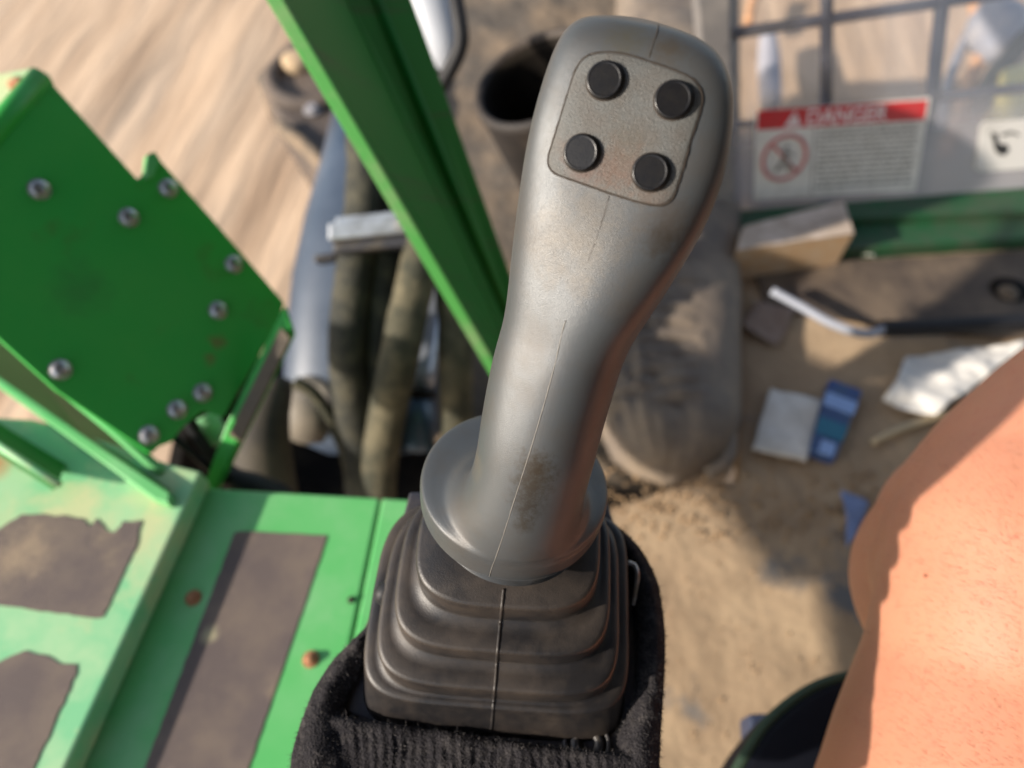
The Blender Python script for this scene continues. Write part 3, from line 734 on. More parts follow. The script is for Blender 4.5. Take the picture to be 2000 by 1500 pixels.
# pale sunlit corner panel behind the plate, with rusty catch
cpn = thing('bleached_panel', 'sun-bleached mint panel corner with a rusty catch above the guard plate', 'panel', tuple(pd(20, 180, 0.80)))
cpl = [pd(x, y, .80) for x, y in [(-200, 160), (0, 142), (60, 132), (92, 142), (40, 215), (-200, 520)]]
o = mk('panel_sheet', *prism(cpl, CF * 0.01), M['mint'], cpn, False); bevel(o, 0.003)
o = mk('catch', *tube([pd(25, 168, .79), pd(40, 160, .785), pd(48, 175, .79)], 0.006, 12, 4), M['rust'], cpn)
# edge strip between guard plate and bay
es = thing('edge_strip', 'narrow green edge strip running between guard plate and hose bay', 'strip', tuple(pz(440, 900, 0.38)))
ep = [(556, 592), (572, 640), (470, 850), (418, 958), (396, 950), (440, 830)]
epz = [pd(x, y, .66 + (y - 592) / 366 * 0.02) for x, y in ep]
o = mk('strip', *prism(epz, (0.0, 0, -0.012)), M['green'], es, False); bevel(o, 0.002)
ep = [(548, 640), (566, 660), (470, 860), (446, 848)]
o = mk('dust_line', *prism([pd(x, y, .655 + (y - 592) / 366 * 0.02) for x, y in ep], (0.0, 0, -0.004)), M['dust'], es, False)
sc2 = thing('mint_lug', 'small pale mint lug with rust under the guard plate corner', 'lug', tuple(pd(400, 840, .70)))
o = mk('lug', *tube([pd(395, 820, .70), pd(410, 845, .70), pd(412, 872, .70)], [.015, .014, .006], 16, 5), M['mint'], sc2)
for k, (pts, r_) in enumerate([([(362, 805), (385, 850), (420, 900), (460, 940), (500, 955)], .0058), ([(330, 845), (375, 885), (420, 925), (470, 948), (510, 975)], .0034)]):
    o = mk('cable', *tube([pd(x, y, .665 + .01 * i) for i, (x, y) in enumerate(pts)], r_, 12, 6), M['blk_rub'])
    tag(o, ['thick black cable curling under the guard plate corner', 'thin black cable crossing below the thick cable by the guard plate'][k], 'cable')
o = mk('cable_bundle', *tube([pd(400, 890, .70), pd(440, 925, .70), pd(485, 950, .70), pd(560, 975, .72)], [.008, .012, .013, .012], 14, 5, wob=.3), M['blk_rub'])
tag(o, 'dusty black cable bundle ending at the bright green deck corner', 'cable')

# ================================================================== POST
po_ = thing('corner_post', 'dark green angle-iron post running diagonally past the joystick', 'post', tuple(pd(1000, 740, .80)))
def lerp3(a, b, t): return a + (b - a) * t
Lt, Lb = pd(522, -60, .50), pd(1010, 780, .78)
Rt, Rb = pd(783, -60, .64), pd(1085, 780, .93)
Vt, Vb = pd(650, -60, .60), pd(1040, 780, .87)
print('POSTDOT', [ (lambda n: (n if n.dot(CAM-a)>0 else -n).dot(SUN_FROM))(((b-a).cross(c-a)).normalized()) for a,b,c in ((Lt,Lb,Vt),(Vt,Vb,Rt))], 'PANELDOT')
def slab4(a0, a1, b1, b0, th): return prism([a0, a1, b1, b0], th)
fn = (Vt - Lt).cross(Lb - Lt).normalized()
if fn.dot(CAM - Lt) < 0: fn = -fn
o = mk('flange', *prism([Lt, Lb, Vb, Vt], fn * -0.006), M['green_d'], po_, False); bevel(o, 0.0012)
fn2 = (Rt - Vt).cross(Rb - Vt).normalized()
if fn2.dot(CAM - Vt) < 0: fn2 = -fn2
o = mk('flange', *prism([Vt, Vb, Rb, Rt], fn2 * -0.006), M['green_d'], po_, False); bevel(o, 0.0012)
# bright sun-catching edge lip
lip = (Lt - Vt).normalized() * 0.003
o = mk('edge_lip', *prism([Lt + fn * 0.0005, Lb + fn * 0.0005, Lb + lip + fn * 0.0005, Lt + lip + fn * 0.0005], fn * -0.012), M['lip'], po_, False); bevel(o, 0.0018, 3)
# raised inner bead of the profile
o = mk('bead', *tube([lerp3(Vt, Rt, .45) + fn2 * 0.0, lerp3(Vb, Rb, .45)], 0.004, 12, 1), M['green_d'], po_)

# ================================================================== BLUE-GREY CYLINDER, HOSES, CLAMP
cy_ = thing('boom_cylinder', 'large blue-grey boom cylinder standing behind the dusty hoses', 'cylinder', tuple(pd(700, 880, 1.18)))
def cyl_spine():
    rows = [(215, 655, 880, 1.30), (330, 628, 900, 1.28), (430, 600, 910, 1.27), (540, 577, 905, 1.26), (640, 566, 890, 1.25), (735, 560, 885, 1.24), (790, 562, 880, 1.235), (835, 575, 868, 1.23), (865, 600, 845, 1.225), (884, 640, 800, 1.22)]
    return rows
rg = []
for y, l, r_, d in cyl_spine():
    c = pd((l + r_) / 2, y, d); A = (r_ - l) / 2 * d / FX
    rg.append([c + CX * A * math.copysign(abs(math.cos(t)) ** .75, math.cos(t)) + (CF * -1) * A * .62 * math.copysign(abs(math.sin(t)) ** .75, math.sin(t)) for t in [2 * math.pi * k / 64 for k in range(64)]])
o = mk('barrel', *loft(rg), M['blue'], cy_)
o = mk('end_eye', *tube([pd(566, 800, 1.14), pd(600, 806, 1.12), pd(640, 815, 1.13)], [.034, .048, .040], 28, 4), mat('eye_dust', (0.12, 0.11, 0.09), .6, col2=(.22, .19, .15), nscale=14, nlo=.4, nhi=.6), cy_)
o = mk('pin_cap', *ringtube(pd(608, 785, 1.10), CF * -1, 0.028, 0.012, 32, 12), mat('pin_dust', (0.20, 0.18, 0.14), .7, col2=(.09, .08, .07), nscale=20), cy_)
o = mk('pin', *tube([pd(612, 785, 1.12), pd(612, 785, 1.10)], .022, 20, 1), M['black'], cy_)
rd = thing('steel_rod', 'shiny grey steel rod standing between two dusty hoses', 'rod', tuple(pd(830, 880, 1.1)))
o = mk('rod', *tube([pd(858, 500, 1.12), pd(840, 640, 1.1), pd(818, 765, 1.08)], [.018, .020, .021], 28, 3), mat('rod_steel', (.34, .37, .43), .3, .55), rd)
o = mk('gland', *tube([pd(818, 762, 1.075), pd(817, 776, 1.075)], .026, 28, 1), M['black'], rd)
o = mk('gland_nut', *tube([pd(817, 778, 1.075), pd(812, 820, 1.07), pd(808, 880, 1.07)], [.022, .030, .030], 28, 3), mat('nut_paint', (.06, .10, .15), .35, .1, coat=.2), rd)
hoses = [
 ([(712, 240), (716, 330), (708, 440), (690, 560), (680, 680), (690, 800), (705, 900), (715, 1040)], .98, .0265, 'hose', 'dusty black hose at the left of the bunch, bent over the blue cylinder'),
 ([(772, 330), (760, 440), (748, 560), (738, 680), (728, 800), (735, 900), (740, 1040)], 1.00, .0235, 'hose', 'dusty hose second from the left, squeezed between its neighbours'),
 ([(842, 380), (828, 480), (800, 600), (780, 700), (758, 800), (742, 900), (735, 1040)], .95, .0255, 'hose2', 'long sandy hose slanting down across the middle of the bunch'),
 ([(880, 420), (882, 520), (888, 620), (890, 720), (892, 820), (900, 1040)], .98, .0235, 'hose2', 'straight sandy hose at the right, just left of the joystick collar'),
 ([(575, 745), (612, 768), (645, 815), (672, 880), (690, 950), (705, 1040)], .97, .0085, 'hose2', 'thin tan hose passing over the end of the blue cylinder'),
]
for pts, d, r_, mm, lb in hoses:
    P = [pd(x, y, d + .12 * max(0, (y - 700)) / 300) for x, y in pts]
    o = mk('hydraulic_hose', *tube(P, r_, 20, 8, wob=.05), M[mm]); tag(o, lb, 'hose', 'hydraulic hoses bunched behind the joystick')
cl = thing('hose_clamp', 'silver clamp bar holding the dusty hoses together', 'clamp', tuple(pd(725, 470, .95)))
def obox(x0, y0, x1, y1, hpx, d, th, bev, name, m, par):
    a, b = pd(x0, y0, d), pd(x1, y1, d); up = CU * (hpx / 2 * d / FX)
    o = mk(name, *prism([a - up, b - up, b + up, a + up], CF * th), m, par, False); bevel(o, bev, 3); return o
obox(640, 452, 840, 432, 34, .925, .03, .003, 'clamp_bar', M['clamp'], cl)
obox(655, 430, 850, 410, 12, .93, .012, .002, 'clamp_lip', M['clamp'], cl)
obox(650, 484, 830, 466, 22, .935, .02, .003, 'backing_bar', M['plate_blk'], cl)
obox(612, 505, 655, 498, 14, .97, .03, .003, 'clamp_end', M['plate_blk'], cl)
o = bolt_shape(pd(785, 437, .922), CF * -1, .007, .006, True).mk('bolt', M['steel'], cl, auto=30)

# hub on the chassis, left of the post
hb = thing('track_hub', 'dust-caked machine hub with a round cap left of the green post', 'hub', tuple(pz(600, 150, -.18)))
HO = pz(575, 170, -.15)
hm = mat('hub_grime', (.075, .058, .048), .8, 0, col2=(.15, .11, .08), nscale=7, ndet=8, nlo=.45, nhi=.7, bump=.5, bscale=30, bdist=.01)
HP = [(505, 150), (560, 75), (600, 55), (720, 20), (760, 200), (680, 360), (622, 345), (560, 255), (520, 190)]
o = mk('hub_body', *prism([pz(x, y, -.10) for x, y in HP], (0, 0, -.12)), hm, hb, False); bevel(o, .02, 3)
o = mk('hub_ring', *ringtube(pz(612, 150, -.095), V((0, 0, 1)), .10, .018, 48, 12), hm, hb)
o = mk('hub_flange', *tube([pz(545, 245, -.09), pz(600, 290, -.09), pz(650, 345, -.09)], .016, 12, 3), M['dust'], hb)
o = mk('hub_cap', *loft([[pz(580, 122, -.09) + V((math.cos(t) * s, math.sin(t) * s, h)) for t in [2 * math.pi * k / 24 for k in range(24)]] for s, h in ((.035, -.02), (.035, .012), (.02, .02))]), mat('cap_dust', (.42, .30, .18), .8), hb)
for x, y in [(640, 110), (610, 215), (660, 250)]: bolt_shape(pz(x, y, -.094), (0, 0, 1), .014, .012, True).mk('bolt', M['bluegrey'], hb, auto=30)

# dusty open tube
tb = thing('storage_tube', 'dusty brown open tube with a black mouth left of the joystick head', 'tube', tuple(pd(1060, 420, 1.15)))
axd = (V(CX) * .42 - CU * .50 + CF * .85).normalized()
tc = pd(1046, 150, .92); a_ = axd.orthogonal().normalized(); b_ = axd.cross(a_)
def tr(rr, h): return [tc + axd * h + (a_ * math.cos(2 * math.pi * k / 48) + b_ * math.sin(2 * math.pi * k / 48)) * rr for k in range(48)]
RT = .079
o = mk('tube_wall', *loft([tr(RT * .9, .19), tr(RT * .92, .02), tr(RT * .94, .002), tr(RT * 1.0, -.002), tr(RT * 1.07, .0), tr(RT * 1.09, .01), tr(RT * 1.06, .02), tr(RT * 1.06, .2)], True, True), mat('tube_plastic', (.018, .014, .012), .7, col2=(.05, .037, .028), nscale=10), tb)
o = mk('tube_mouth_shade', *loft([tr(RT * .895, .185), tr(RT * .915, .02), tr(RT * .935, .004), tr(RT * .92, .004), tr(RT * .90, .02), tr(RT * .88, .18)], False, False), M['black'], tb)  # black inner skin paints the shade inside the mouth
o = mk('tube_bottom', *loft([tr(RT * .87, .15), tr(RT * .1, .15)], True, True), M['black'], tb)
# black cable and grey casting at the top
o = mk('cable', *tube([pd(880, -60, .9), pd(896, 30, .9), pd(900, 85, .91), pd(880, 135, .93), pd(860, 170, .95)], .0095, 14, 6), M['blk_rub']); tag(o, 'thick black cable hanging behind the top of the green post', 'cable')
gc = thing('grey_fitting', 'smooth pale grey fitting between the green post and the hanging cable', 'fitting', tuple(pd(850, 120, 1.05)))
o = mk('fitting_body', *tube([pd(820, -60, 1.05), pd(845, 20, 1.05), pd(868, 90, 1.06), pd(872, 130, 1.08)], [.045, .036, .026, .014], 24, 5), mat('fitting_paint', (.38, .40, .44), .45), gc)

# ================================================================== RIBBED TUNNEL on the floor
tn = thing('floor_tunnel', 'dusty ribbed rubber tunnel lying along the cab floor behind the joystick', 'tunnel', tuple(pz(1310, 700, 0)))
def tunnel():
    rings = []; n = 56
    pl = [(1300, 948, .0), (1300, 930, .5), (1300, 900, .8), (1303, 860, .95)] + [(1305 + (850 - y) * 0.03, y, 1.0) for y in range(840, -380, -9)]
    for i, (x, y, s) in enumerate(pl):
        cL = pz(1170 + (850 - y) * .04, y, 0.0); cR = pz(1440, y, 0.0); c = (cL + cR) / 2; hw = (cR.x - cL.x) / 2 * max(s, .05) 
        ht = .085 * (s ** .6 if s > 0 else .02)
        row = []
        for k in range(n):
            t = math.pi * k / (n - 1); e = .7
            px_ = math.copysign(abs(math.cos(t)) ** e, math.cos(t)); pz_ = abs(math.sin(t)) ** e
            p = V((c.x + px_ * hw, c.y, .001 + pz_ * ht))
            wv_ = max(0.0, min(1.0, (-px_ + .55) / .6)) * (1 if y > 480 else .3)
            rib = (math.sin(c.y * 230 + 3.0 * noise.noise(p * 9)) * .5 + noise.noise(p * 60) * 1.1) * .0095 * wv_ * s * min(1, pz_ * 2)
            p += V((-.5 * rib, 0, rib)) + V((0, 0, 1)) * noise.noise(p * 13) * .006 * s
            row.append(p)
        # flange to the right
        rings.append(row)
    v = [p for r in rings for p in r]; f = []
    for i in range(len(rings) - 1):
        for k in range(n - 1): f.append((i * n + k, i * n + k + 1, (i + 1) * n + k + 1, (i + 1) * n + k))
        f.append((i * n + n - 1, i * n, (i + 1) * n, (i + 1) * n + n - 1))
    return v, f
o = mk('cover', *tunnel(), M['tunnel'], tn)
e0 = [pz(1424, y, .03) for y in range(880, -300, -60)]
o = mk('edge_bead', *tube([pz(1380, 925, .02), pz(1412, 905, .03)] + e0, .012, 12, 3), M['tunnel'], tn)
# end bolster below, dirt crumbs as stuff
def crumbs():
    v = []; f = []
    for _ in range(800):
        x = random.uniform(1170, 1750); y = random.gauss(985, 45) if random.random() < .7 else random.uniform(900, 1500)
        if x < 1230 and y > 1040: continue
        c = pz(x, y, .0015); r = random.uniform(.0012, .0048) * (1 if y < 1060 else .6)
        k = len(v)
        q = [V((random.uniform(.6, 1), 0, 0)), V((0, random.uniform(.6, 1), 0)), V((-random.uniform(.6, 1), 0, 0)), V((0, -random.uniform(.6, 1), 0)), V((random.uniform(-.3, .3), random.uniform(-.3, .3), .8)), V((0, 0, -.5))]
        v += [c + p * r for p in q]; f += [(k + a, k + (a + 1) % 4, k + 4) for a in range(4)] + [(k + (a + 1) % 4, k + a, k + 5) for a in range(4)]
    o = mk('dirt_crumbs', v, f, mat('crumb', (.40, .26, .14), .9, col2=(.28, .19, .11), nscale=60)); tag(o, 'loose brown dirt crumbs scattered over the cab floor', None, kind='stuff')
crumbs()

# ================================================================== FRONT WINDOW
WU = V((-560, 1015, 2337)).normalized()
b0, b1 = pz(1438, 412, .05), pz(2000, 366, .05)
WX = (b1 - b0).normalized(); WN = WX.cross(WU).normalized()
if WN.dot(CAM - b0) < 0: WN = -WN
WU = WN.cross(WX).normalized()
if WU.z < 0: WU = -WU
wd = thing('front_window', 'dusty clear front window pane over a green sill', 'window', tuple(b0))
def wp(x, y, off=0.0): return pp(x, y, b0 + WN * off, WN)
pane_c = [wp(1432, 415), wp(2300, 350), wp(2300, -400), wp(1425, -400)]
o = mk('pane', *prism(pane_c, WN * -.004), M['pane'], wd, False)
# left frame of the window
o = mk('frame', *prism([wp(1395, 430, .012), wp(1436, 425, .012), wp(1420, -400, .012), wp(1330, -400, .012)], WN * -.03), mat('frame_grey', (.16, .15, .145), .55, col2=(.24, .22, .20), nscale=10), wd, False); bevel(o, .004)
s0_, s1_ = b0 - WX * .02, b0 + WX * 1.6
def beam(px, z, th, m, nm, par):
    q = [pz(x, y, z) for x, y in px]; o = mk(nm, *prism(q, (0, 0, -th)), m, par, False); bevel(o, .003, 2); return o
beam([(1440, 410), (2400, 333), (2400, 395), (1690, 425), (1440, 440)], .050, .05, M['green_s'], 'sill', wd)
beam([(1440, 440), (2400, 382), (2400, 440), (1690, 484), (1440, 495)], .032, .032, M['green_s'], 'sill_step', wd)
o = mk('dirt_line', *tube([pz(x, y, .034) for x, y in [(1660, 428), (1760, 421), (1880, 412), (2000, 405), (2200, 392)]], [.004, .006, .006, .006, .006], 10, 3), M['dirt'], wd)
gm = thing('window_guard', 'dark steel mesh guard in front of the window pane', 'guard', tuple(b0 + WN * -.04))
OF = -.05
def bar(x0, y0, x1, y1, r_): 
    o = mk('bar', *tube([wp(x0, y0, OF), wp(x1, y1, OF)], r_, 14, 1), M['bar'], gm)
bar(1617, -330, 1612, 400, .0105)
bar(1875, -330, 1800, 385, .0115)
bar(2115, -330, 2005, 370, .0115)
bar(1400, 70, 2200, -50, .0095)
bar(1812, 192, 2300, 140, .009)
bar(1425, 245, 1810, 207, .006)
# danger label
dl = thing('danger_label', 'white danger label with red band stuck on the window pane', 'label', tuple(wp(1630, 390, .002)))
def wpoly(px, off, th): return prism([wp(x, y, off) for x, y in px], WN * -th)
o = mk('backing', *wpoly([(1476, 218), (1818, 190), (1788, 372), (1472, 392)], .0012, .001), M['stick'], dl, False)
def lm(s, t):   # label coordinates 0..1
    a = V((1480 + (1812 - 1480) * s, 216 + (195 - 216) * s, 0)); b = V((1476 + (1785 - 1476) * s, 390 + (371 - 390) * s, 0)); q = a.lerp(b, t); return (q.x, q.y)
def lrect(name, s0, t0, s1, t1, m, off=.0018, th=.0005): return mk(name, *wpoly([lm(s0, t0), lm(s1, t0), lm(s1, t1), lm(s0, t1)], off, th), m, dl, False)
lrect('red_band', .0, .0, 1, .22, M['red'])
lrect('rule', .345, .24, .352, .98, M['ink'])
lrect('rule', .36, .42, .985, .432, M['ink'])
random.seed(3)
g = G()
for t0 in [.26, .31, .36, .47, .53, .59, .65, .71, .77, .83, .89]:
    s = .375
    while s < .95:
        L = random.uniform(.02, .07); e = min(.97, s + L)
        g.add(*wpoly([lm(s, t0), lm(e, t0), lm(e, t0 + .022), lm(s, t0 + .022)], .0018, .0005)); s = e + .012
g.mk('small_print', M['ink'], dl, False)
# pictogram: ring, slash, figure
cxp = wp(*lm(.17, .55), .0019); rr = (wp(*lm(.30, .55), .0019) - cxp).length
g = G(); g.add(*ringtube(cxp, WN, rr, .0032, 40, 8)); dv = (WX * .707 + WU * -.707) * rr
g.add(*tube([cxp - dv, cxp + dv], .0026, 8, 1)); g.mk('prohibition_ring', M['rpale'], dl)
g = G(); q = lambda a, b: cxp + WX * a * rr + WU * b * rr
g.add(*tube([q(.05, .45), q(.02, .50)], .0045, 10, 1)); g.add(*tube([q(.0, .3), q(-.05, -.1)], .004, 8, 1)); g.add(*tube([q(-.05, -.1), q(.3, -.25), q(.25, -.6)], .003, 8, 1)); g.add(*tube([q(-.05, -.1), q(-.3, -.6)], .003, 8, 1)); g.add(*tube([q(.0, .25), q(.4, .1)], .0024, 8, 1)); g.mk('figure', M['ink'], dl)
def text_obj(body, p0, ux, uy, nrm, size, m, name, par, ext=.0003, bold=0.0):
    cu = bpy.data.curves.new('t', 'FONT'); cu.body = body; cu.size = 1; cu.extrude = ext / size; cu.offset = bold
    to = bpy.data.objects.new('t', cu); C.objects.link(to)
    me = bpy.data.meshes.new_from_object(to.evaluated_get(bpy.context.evaluated_depsgraph_get()))
    bpy.data.objects.remove(to)
    vs = [p0 + ux * (v.co.x * size) + uy * (v.co.y * size) + nrm * (v.co.z * size) for v in me.vertices]
    return mk(name, vs, [tuple(p.vertices) for p in me.polygons], m, par, False)
ta, tb_ = wp(*lm(.285, .196), .0024), wp(*lm(.80, .196), .0024)
tw = (tb_ - ta); uxx = tw.normalized()
text_obj('DANGER', ta, uxx, WU, WN, tw.length / 4.35, mat('white_print', (.75, .68, .66), .6), 'danger_word', dl, bold=.012)
c0_ = wp(*lm(.215, .13), .0022); hh_ = (wp(*lm(.2, .02), .0022) - wp(*lm(.2, .19), .0022)).length
g = G(); g.add(*prism([c0_ - WX * hh_ * .58 - WU * hh_ * .42, c0_ + WX * hh_ * .58 - WU * hh_ * .42, c0_ + WU * hh_ * .58], WN * .0003)); g.mk('warning_triangle', bpy.data.materials['white_print'], dl, False)
g = G(); g.add(*prism([c0_ + WN * .0006 - WX * hh_ * .05 + WU * hh_ * .3, c0_ + WN * .0006 + WX * hh_ * .05 + WU * hh_ * .3, c0_ + WN * .0006 + WX * hh_ * .03 - WU * hh_ * .15, c0_ + WN * .0006 - WX * hh_ * .03 - WU * hh_ * .15], WN * .0003)); g.mk('exclamation_mark', M['red'], dl, False)
# second label with a worn black mark
l2 = thing('worn_label', 'rounded white label with a worn black mark at the right of the pane', 'label', tuple(wp(1960, 330, .002)))
RP = [(1922, 238), (2110, 224), (2122, 232), (2108, 312), (2095, 322), (1915, 336), (1905, 328), (1908, 300), (1914, 248)]
o = mk('backing', *wpoly(RP, .0012, .001), M['white'], l2, False)
g = G(); g.add(*wpoly([(1936, 258), (1948, 262), (1950, 280), (1966, 282), (1972, 292), (1962, 304), (1950, 302), (1943, 292), (1940, 276)], .0020, .0006)); g.add(*wpoly([(1955, 262), (1975, 256), (1992, 262), (1990, 266), (1975, 261), (1958, 267)], .0020, .0006)); g.mk('mark', M['inkb'], l2, False)

# things outside, seen through the pane
def outside(name, lbl, cat, pts, rad, m, z=ZG + .1):
    o = mk(name, *tube([pz(x, y, z) for x, y in pts], rad, 14, 4), m); tag(o, lbl, cat); return o
outside('orange_hose', 'orange hose stretched over the sand outside the window', 'hose', [(1905, 10), (1920, 90), (1890, 170), (1850, 300)], .03, M['orange'])
outside('rope', 'grey steel cable slanting over the sand outside the window', 'cable', [(1910, 20), (1880, 90), (1850, 170), (1835, 260)], .02, M['bluegrey'])
outside('steel_bucket', 'blue-grey steel bucket lying on the sand outside the window', 'bucket', [(1935, 20), (1948, 60), (1945, 110)], [.06, .12, .04], M['bluegrey'], ZG + .16)
outside('hose_loop', 'dark curved hose above the yellow frame outside the window', 'hose', [(2010, 60), (1975, 110), (1940, 150), (1915, 210)], .035, M['hose'], ZG + .2)
yf = thing('yellow_frame', 'yellow machine frame standing on the sand outside the window', 'machine frame', tuple(pz(2000, 220, ZG)))
o = mk('frame_plate', *prism([pz(x, y, ZG + .25) for x, y in [(1960, 130), (2100, 90), (2100, 300), (1925, 280), (1945, 200)]], (0, 0, -.12)), M['yellow'], yf, False); bevel(o, .02)
outside('post_stub', 'pale blue-grey upright stub on the sand outside the left of the window', 'post', [(1500, 70), (1502, 120), (1505, 200)], [.035, .045, .04], mat('pale_blue', (.33, .33, .37), .7), ZG + .1)
outside('orange_stake', 'short orange stake on the sand at the upper left of the window', 'stake', [(1478, -20), (1470, 10), (1462, 42)], .022, M['orange'])

# ================================================================== LITTER ON THE FLOOR
def box_from(px, z, h, name, m, par=None, bev=.0015):
    q = [pz(x, y, z) for x, y in px]; o = mk(name, *prism(q, (0, 0, -h)), m, par, False); bevel(o, bev, 2); return o
# cardboard box: top face outline given on z = .06
bx = thing('cardboard_box', 'plain cardboard box lying under the danger label', 'box', tuple(pz(1560, 520, 0)))
q = [(1452, 442), (1648, 392), (1668, 456), (1440, 488)]
o = box_from(q, .085, .0845, 'carton', M['card'], bx, .001)
o = mk('lid', *prism([pz(x, y, .0865) for x, y in q], (0, 0, -.0012)), M['card_l'], bx, False)
g = G()
for i, yy in enumerate([424, 431, 438, 445]):
    a, b = (1582 + i * 2, yy + 6), (1636 + i * 2, yy - 6)
    g.add(*prism([pz(a[0], a[1], .0875), pz(b[0], b[1], .0875), pz(b[0], b[1] + 2.4, .0875), pz(a[0], a[1] + 2.4, .0875)], (0, 0, -.0008)))
g.mk('faint_print', mat('faint', (.36, .29, .23), .8), bx, False)
def crumple(px, z, amp, name, m, lbl, cat, th=.0015, n=18, fs=25):
    """thin folded sheet: 4-corner patch with relief"""
    P = [pz(x, y, z) for x, y in px]; v = []; f = []
    for j in range(n + 1):
        for i in range(n + 1):
            s, t = i / n, j / n; p = (P[0] * (1 - s) + P[1] * s) * (1 - t) + (P[3] * (1 - s) + P[2] * s) * t
            a = noise.noise(p * fs) + .5 * abs(noise.noise(p * fs * 2.2)); p = p + V((noise.noise(p * 21) * .006, noise.noise(p * 19 + V((3, 3, 3))) * .006, amp * max(0, .5 + a))); v.append(p)
    for j in range(n):
        for i in range(n): a = j * (n + 1) + i; f.append((a, a + 1, a + n + 2, a + n + 1))
    o = mk(name, v, f, m); sd = o.modifiers.new('s', 'SOLIDIFY'); sd.thickness = th; tag(o, lbl, cat); return o
crumple([(1505, 762), (1602, 785), (1572, 905), (1466, 880)], .006, .004, 'flattened_carton', M['paper'], 'pale grey flattened carton beside the blue packet', 'carton', .004)
crumple([(1478, 590), (1552, 610), (1515, 682), (1448, 642)], .006, .008, 'card_scrap', mat('brown_card', (.26, .19, .15), .85), 'brown cardboard scrap in the shade below the box', 'cardboard')
wb_ = [(1752, 706), (1995, 672), (1975, 760), (1800, 812), (1722, 786)]
crumple([(1765, 700), (2010, 672), (1815, 818), (1722, 788)], .012, .016, 'plastic_bag', M['white'], 'bright white plastic bag by the knee', 'bag', .001, 36, 16)
crumple([(1668, 480), (1700, 488), (1706, 508), (1672, 504)], .006, .012, 'paper_wad', M['white'], 'small white paper wad at the right end of the cardboard box', 'paper', .001, 8)
bp = thing('blue_packet', 'blue printed packet lying between the carton and the bag', 'packet', tuple(pz(1635, 820, 0)))
o = box_from([(1622, 738), (1686, 762), (1632, 898), (1582, 880)], .022, .0215, 'packet_body', M['blue_p'], bp, .003)
def pband(t0, t1, m, nm, ins=0.0, s0=0, s1=1):
    a0, a1 = V((1622, 738, 0)), V((1582, 880, 0)); c0_, c1 = V((1686, 762, 0)), V((1632, 898, 0)); out = []
    for t, s in ((t0, s0), (t0, s1), (t1, s1), (t1, s0)):
        p = a0.lerp(a1, t).lerp(c0_.lerp(c1, t), s); out.append(pz(p.x, p.y, .0232 + ins))
    return mk(nm, *prism(out, (0, 0, -.0009)), m, bp, False)
pband(.18, .36, M['skyblue_p'], 'pale_band'); pband(.52, .74, M['teal_p'], 'teal_band')
g = pband(.80, .98, M['skyblue_p'], 'worn_print', .0003, .30, .85)
tag(mk('stick', *tube([pz(1704, 864, .008), pz(1750, 842, .012), pz(1815, 818, .01), pz(1850, 806, .006)], [.005, .006, .006, .005], 10, 4), mat('wood_pale', (.48, .38, .24), .8)), 'short pale wooden stick pointing at the knee', 'stick')
# lever: silver end, black shaft
lv = thing('floor_lever', 'bent lever with a silver end and black shaft lying across the floor', 'lever', tuple(pz(1700, 650, .02)))
def flat_bar(px, z, h, wpx, nm, m):
    P = [pz(x, y, z) for x, y in px]; v = []
    return mk(nm, *tube(P, wpx, 12, 6), m, lv)
flat_bar([(1508, 568), (1560, 596), (1625, 632), (1690, 652), (1735, 640)], .045, .01, .0072, 'silver_end', mat('lever_silver', (.30, .32, .37), .6, .1))
flat_bar([(1722, 642), (1800, 640), (1900, 634), (2010, 630), (2150, 622)], .042, .01, .014, 'shaft', M['blk_rub'])
# rubber floor mat, darker, with bolt hole
fm = thing('floor_mat', 'dark dusty rubber mat on the floor under the window sill', 'mat', tuple(pz(1750, 580, 0)))
o = mk('mat_sheet', *prism([pz(x, y, .008) for x, y in [(1470, 520), (1700, 505), (2300, 470), (2300, 640), (1980, 660), (1760, 640), (1500, 600)]], (0, 0, -.0065)), mat('mat_rubber', (.07, .052, .04), .8, col2=(.15, .11, .075), nscale=9, nlo=.4, nhi=.65, bump=.6, bscale=90, bdist=.003), fm, False); bevel(o, .002)
hb_ = pz(1972, 566, .0085)
o = mk('mat_hole', *loft([[hb_ + V((math.cos(2 * math.pi * k / 24) * r_, math.sin(2 * math.pi * k / 24) * r_ * .8, h)) for k in range(24)] for r_, h in ((.034, -.001), (.034, .0006), (.004, .0006))]), M['black'], fm)
bolt_shape(hb_ + V((-.006, -.008, .001)), (0, 0, 1), .012, .012).mk('bolt', M['dust'], fm, auto=40)
for x, y, r_, lb in [(1700, 935, 1, ''), ]: pass
crumple([(1640, 960), (1690, 985), (1668, 1050), (1655, 1070)], .005, .006, 'wrapper', mat('blue_wrap', (.15, .20, .36), .5), 'faded blue wrapper partly hidden by the knee', 'wrapper')

# ================================================================== SEAT
st = thing('seat', 'black rounded seat cushion with dark green piping under the thigh', 'seat', tuple(pz(1750, 1500, .28)))
ZS = .43
edge = [(1395, 1700), (1420, 1560), (1452, 1490), (1500, 1415), (1560, 1362), (1620, 1330), (1690, 1315), (1780, 1310), (1900, 1330), (2100, 1380)]
E = catmull([pz(x, y, ZS) for x, y in edge], 8)
cen_s = pz(1850, 1800, ZS)
rgs = []
for s, h in ((.97, -.10), (1.0, -.06), (1.0, -.012), (.985, -.003), (.95, .0), (.6, .004)):
    ring = [cen_s + (p - cen_s) * s + V((0, 0, h)) for p in E] + [pz(2400, 1500, ZS + h), pz(2400, 2300, ZS + h), pz(1300, 2300, ZS + h)]
    rgs.append(ring)
o = mk('cushion', *loft(rgs), M['seat'], st)
o = mk('piping', *tube([p + V((0, 0, -.006)) for p in E], .0042, 10, 1), M['seam_g'], st)
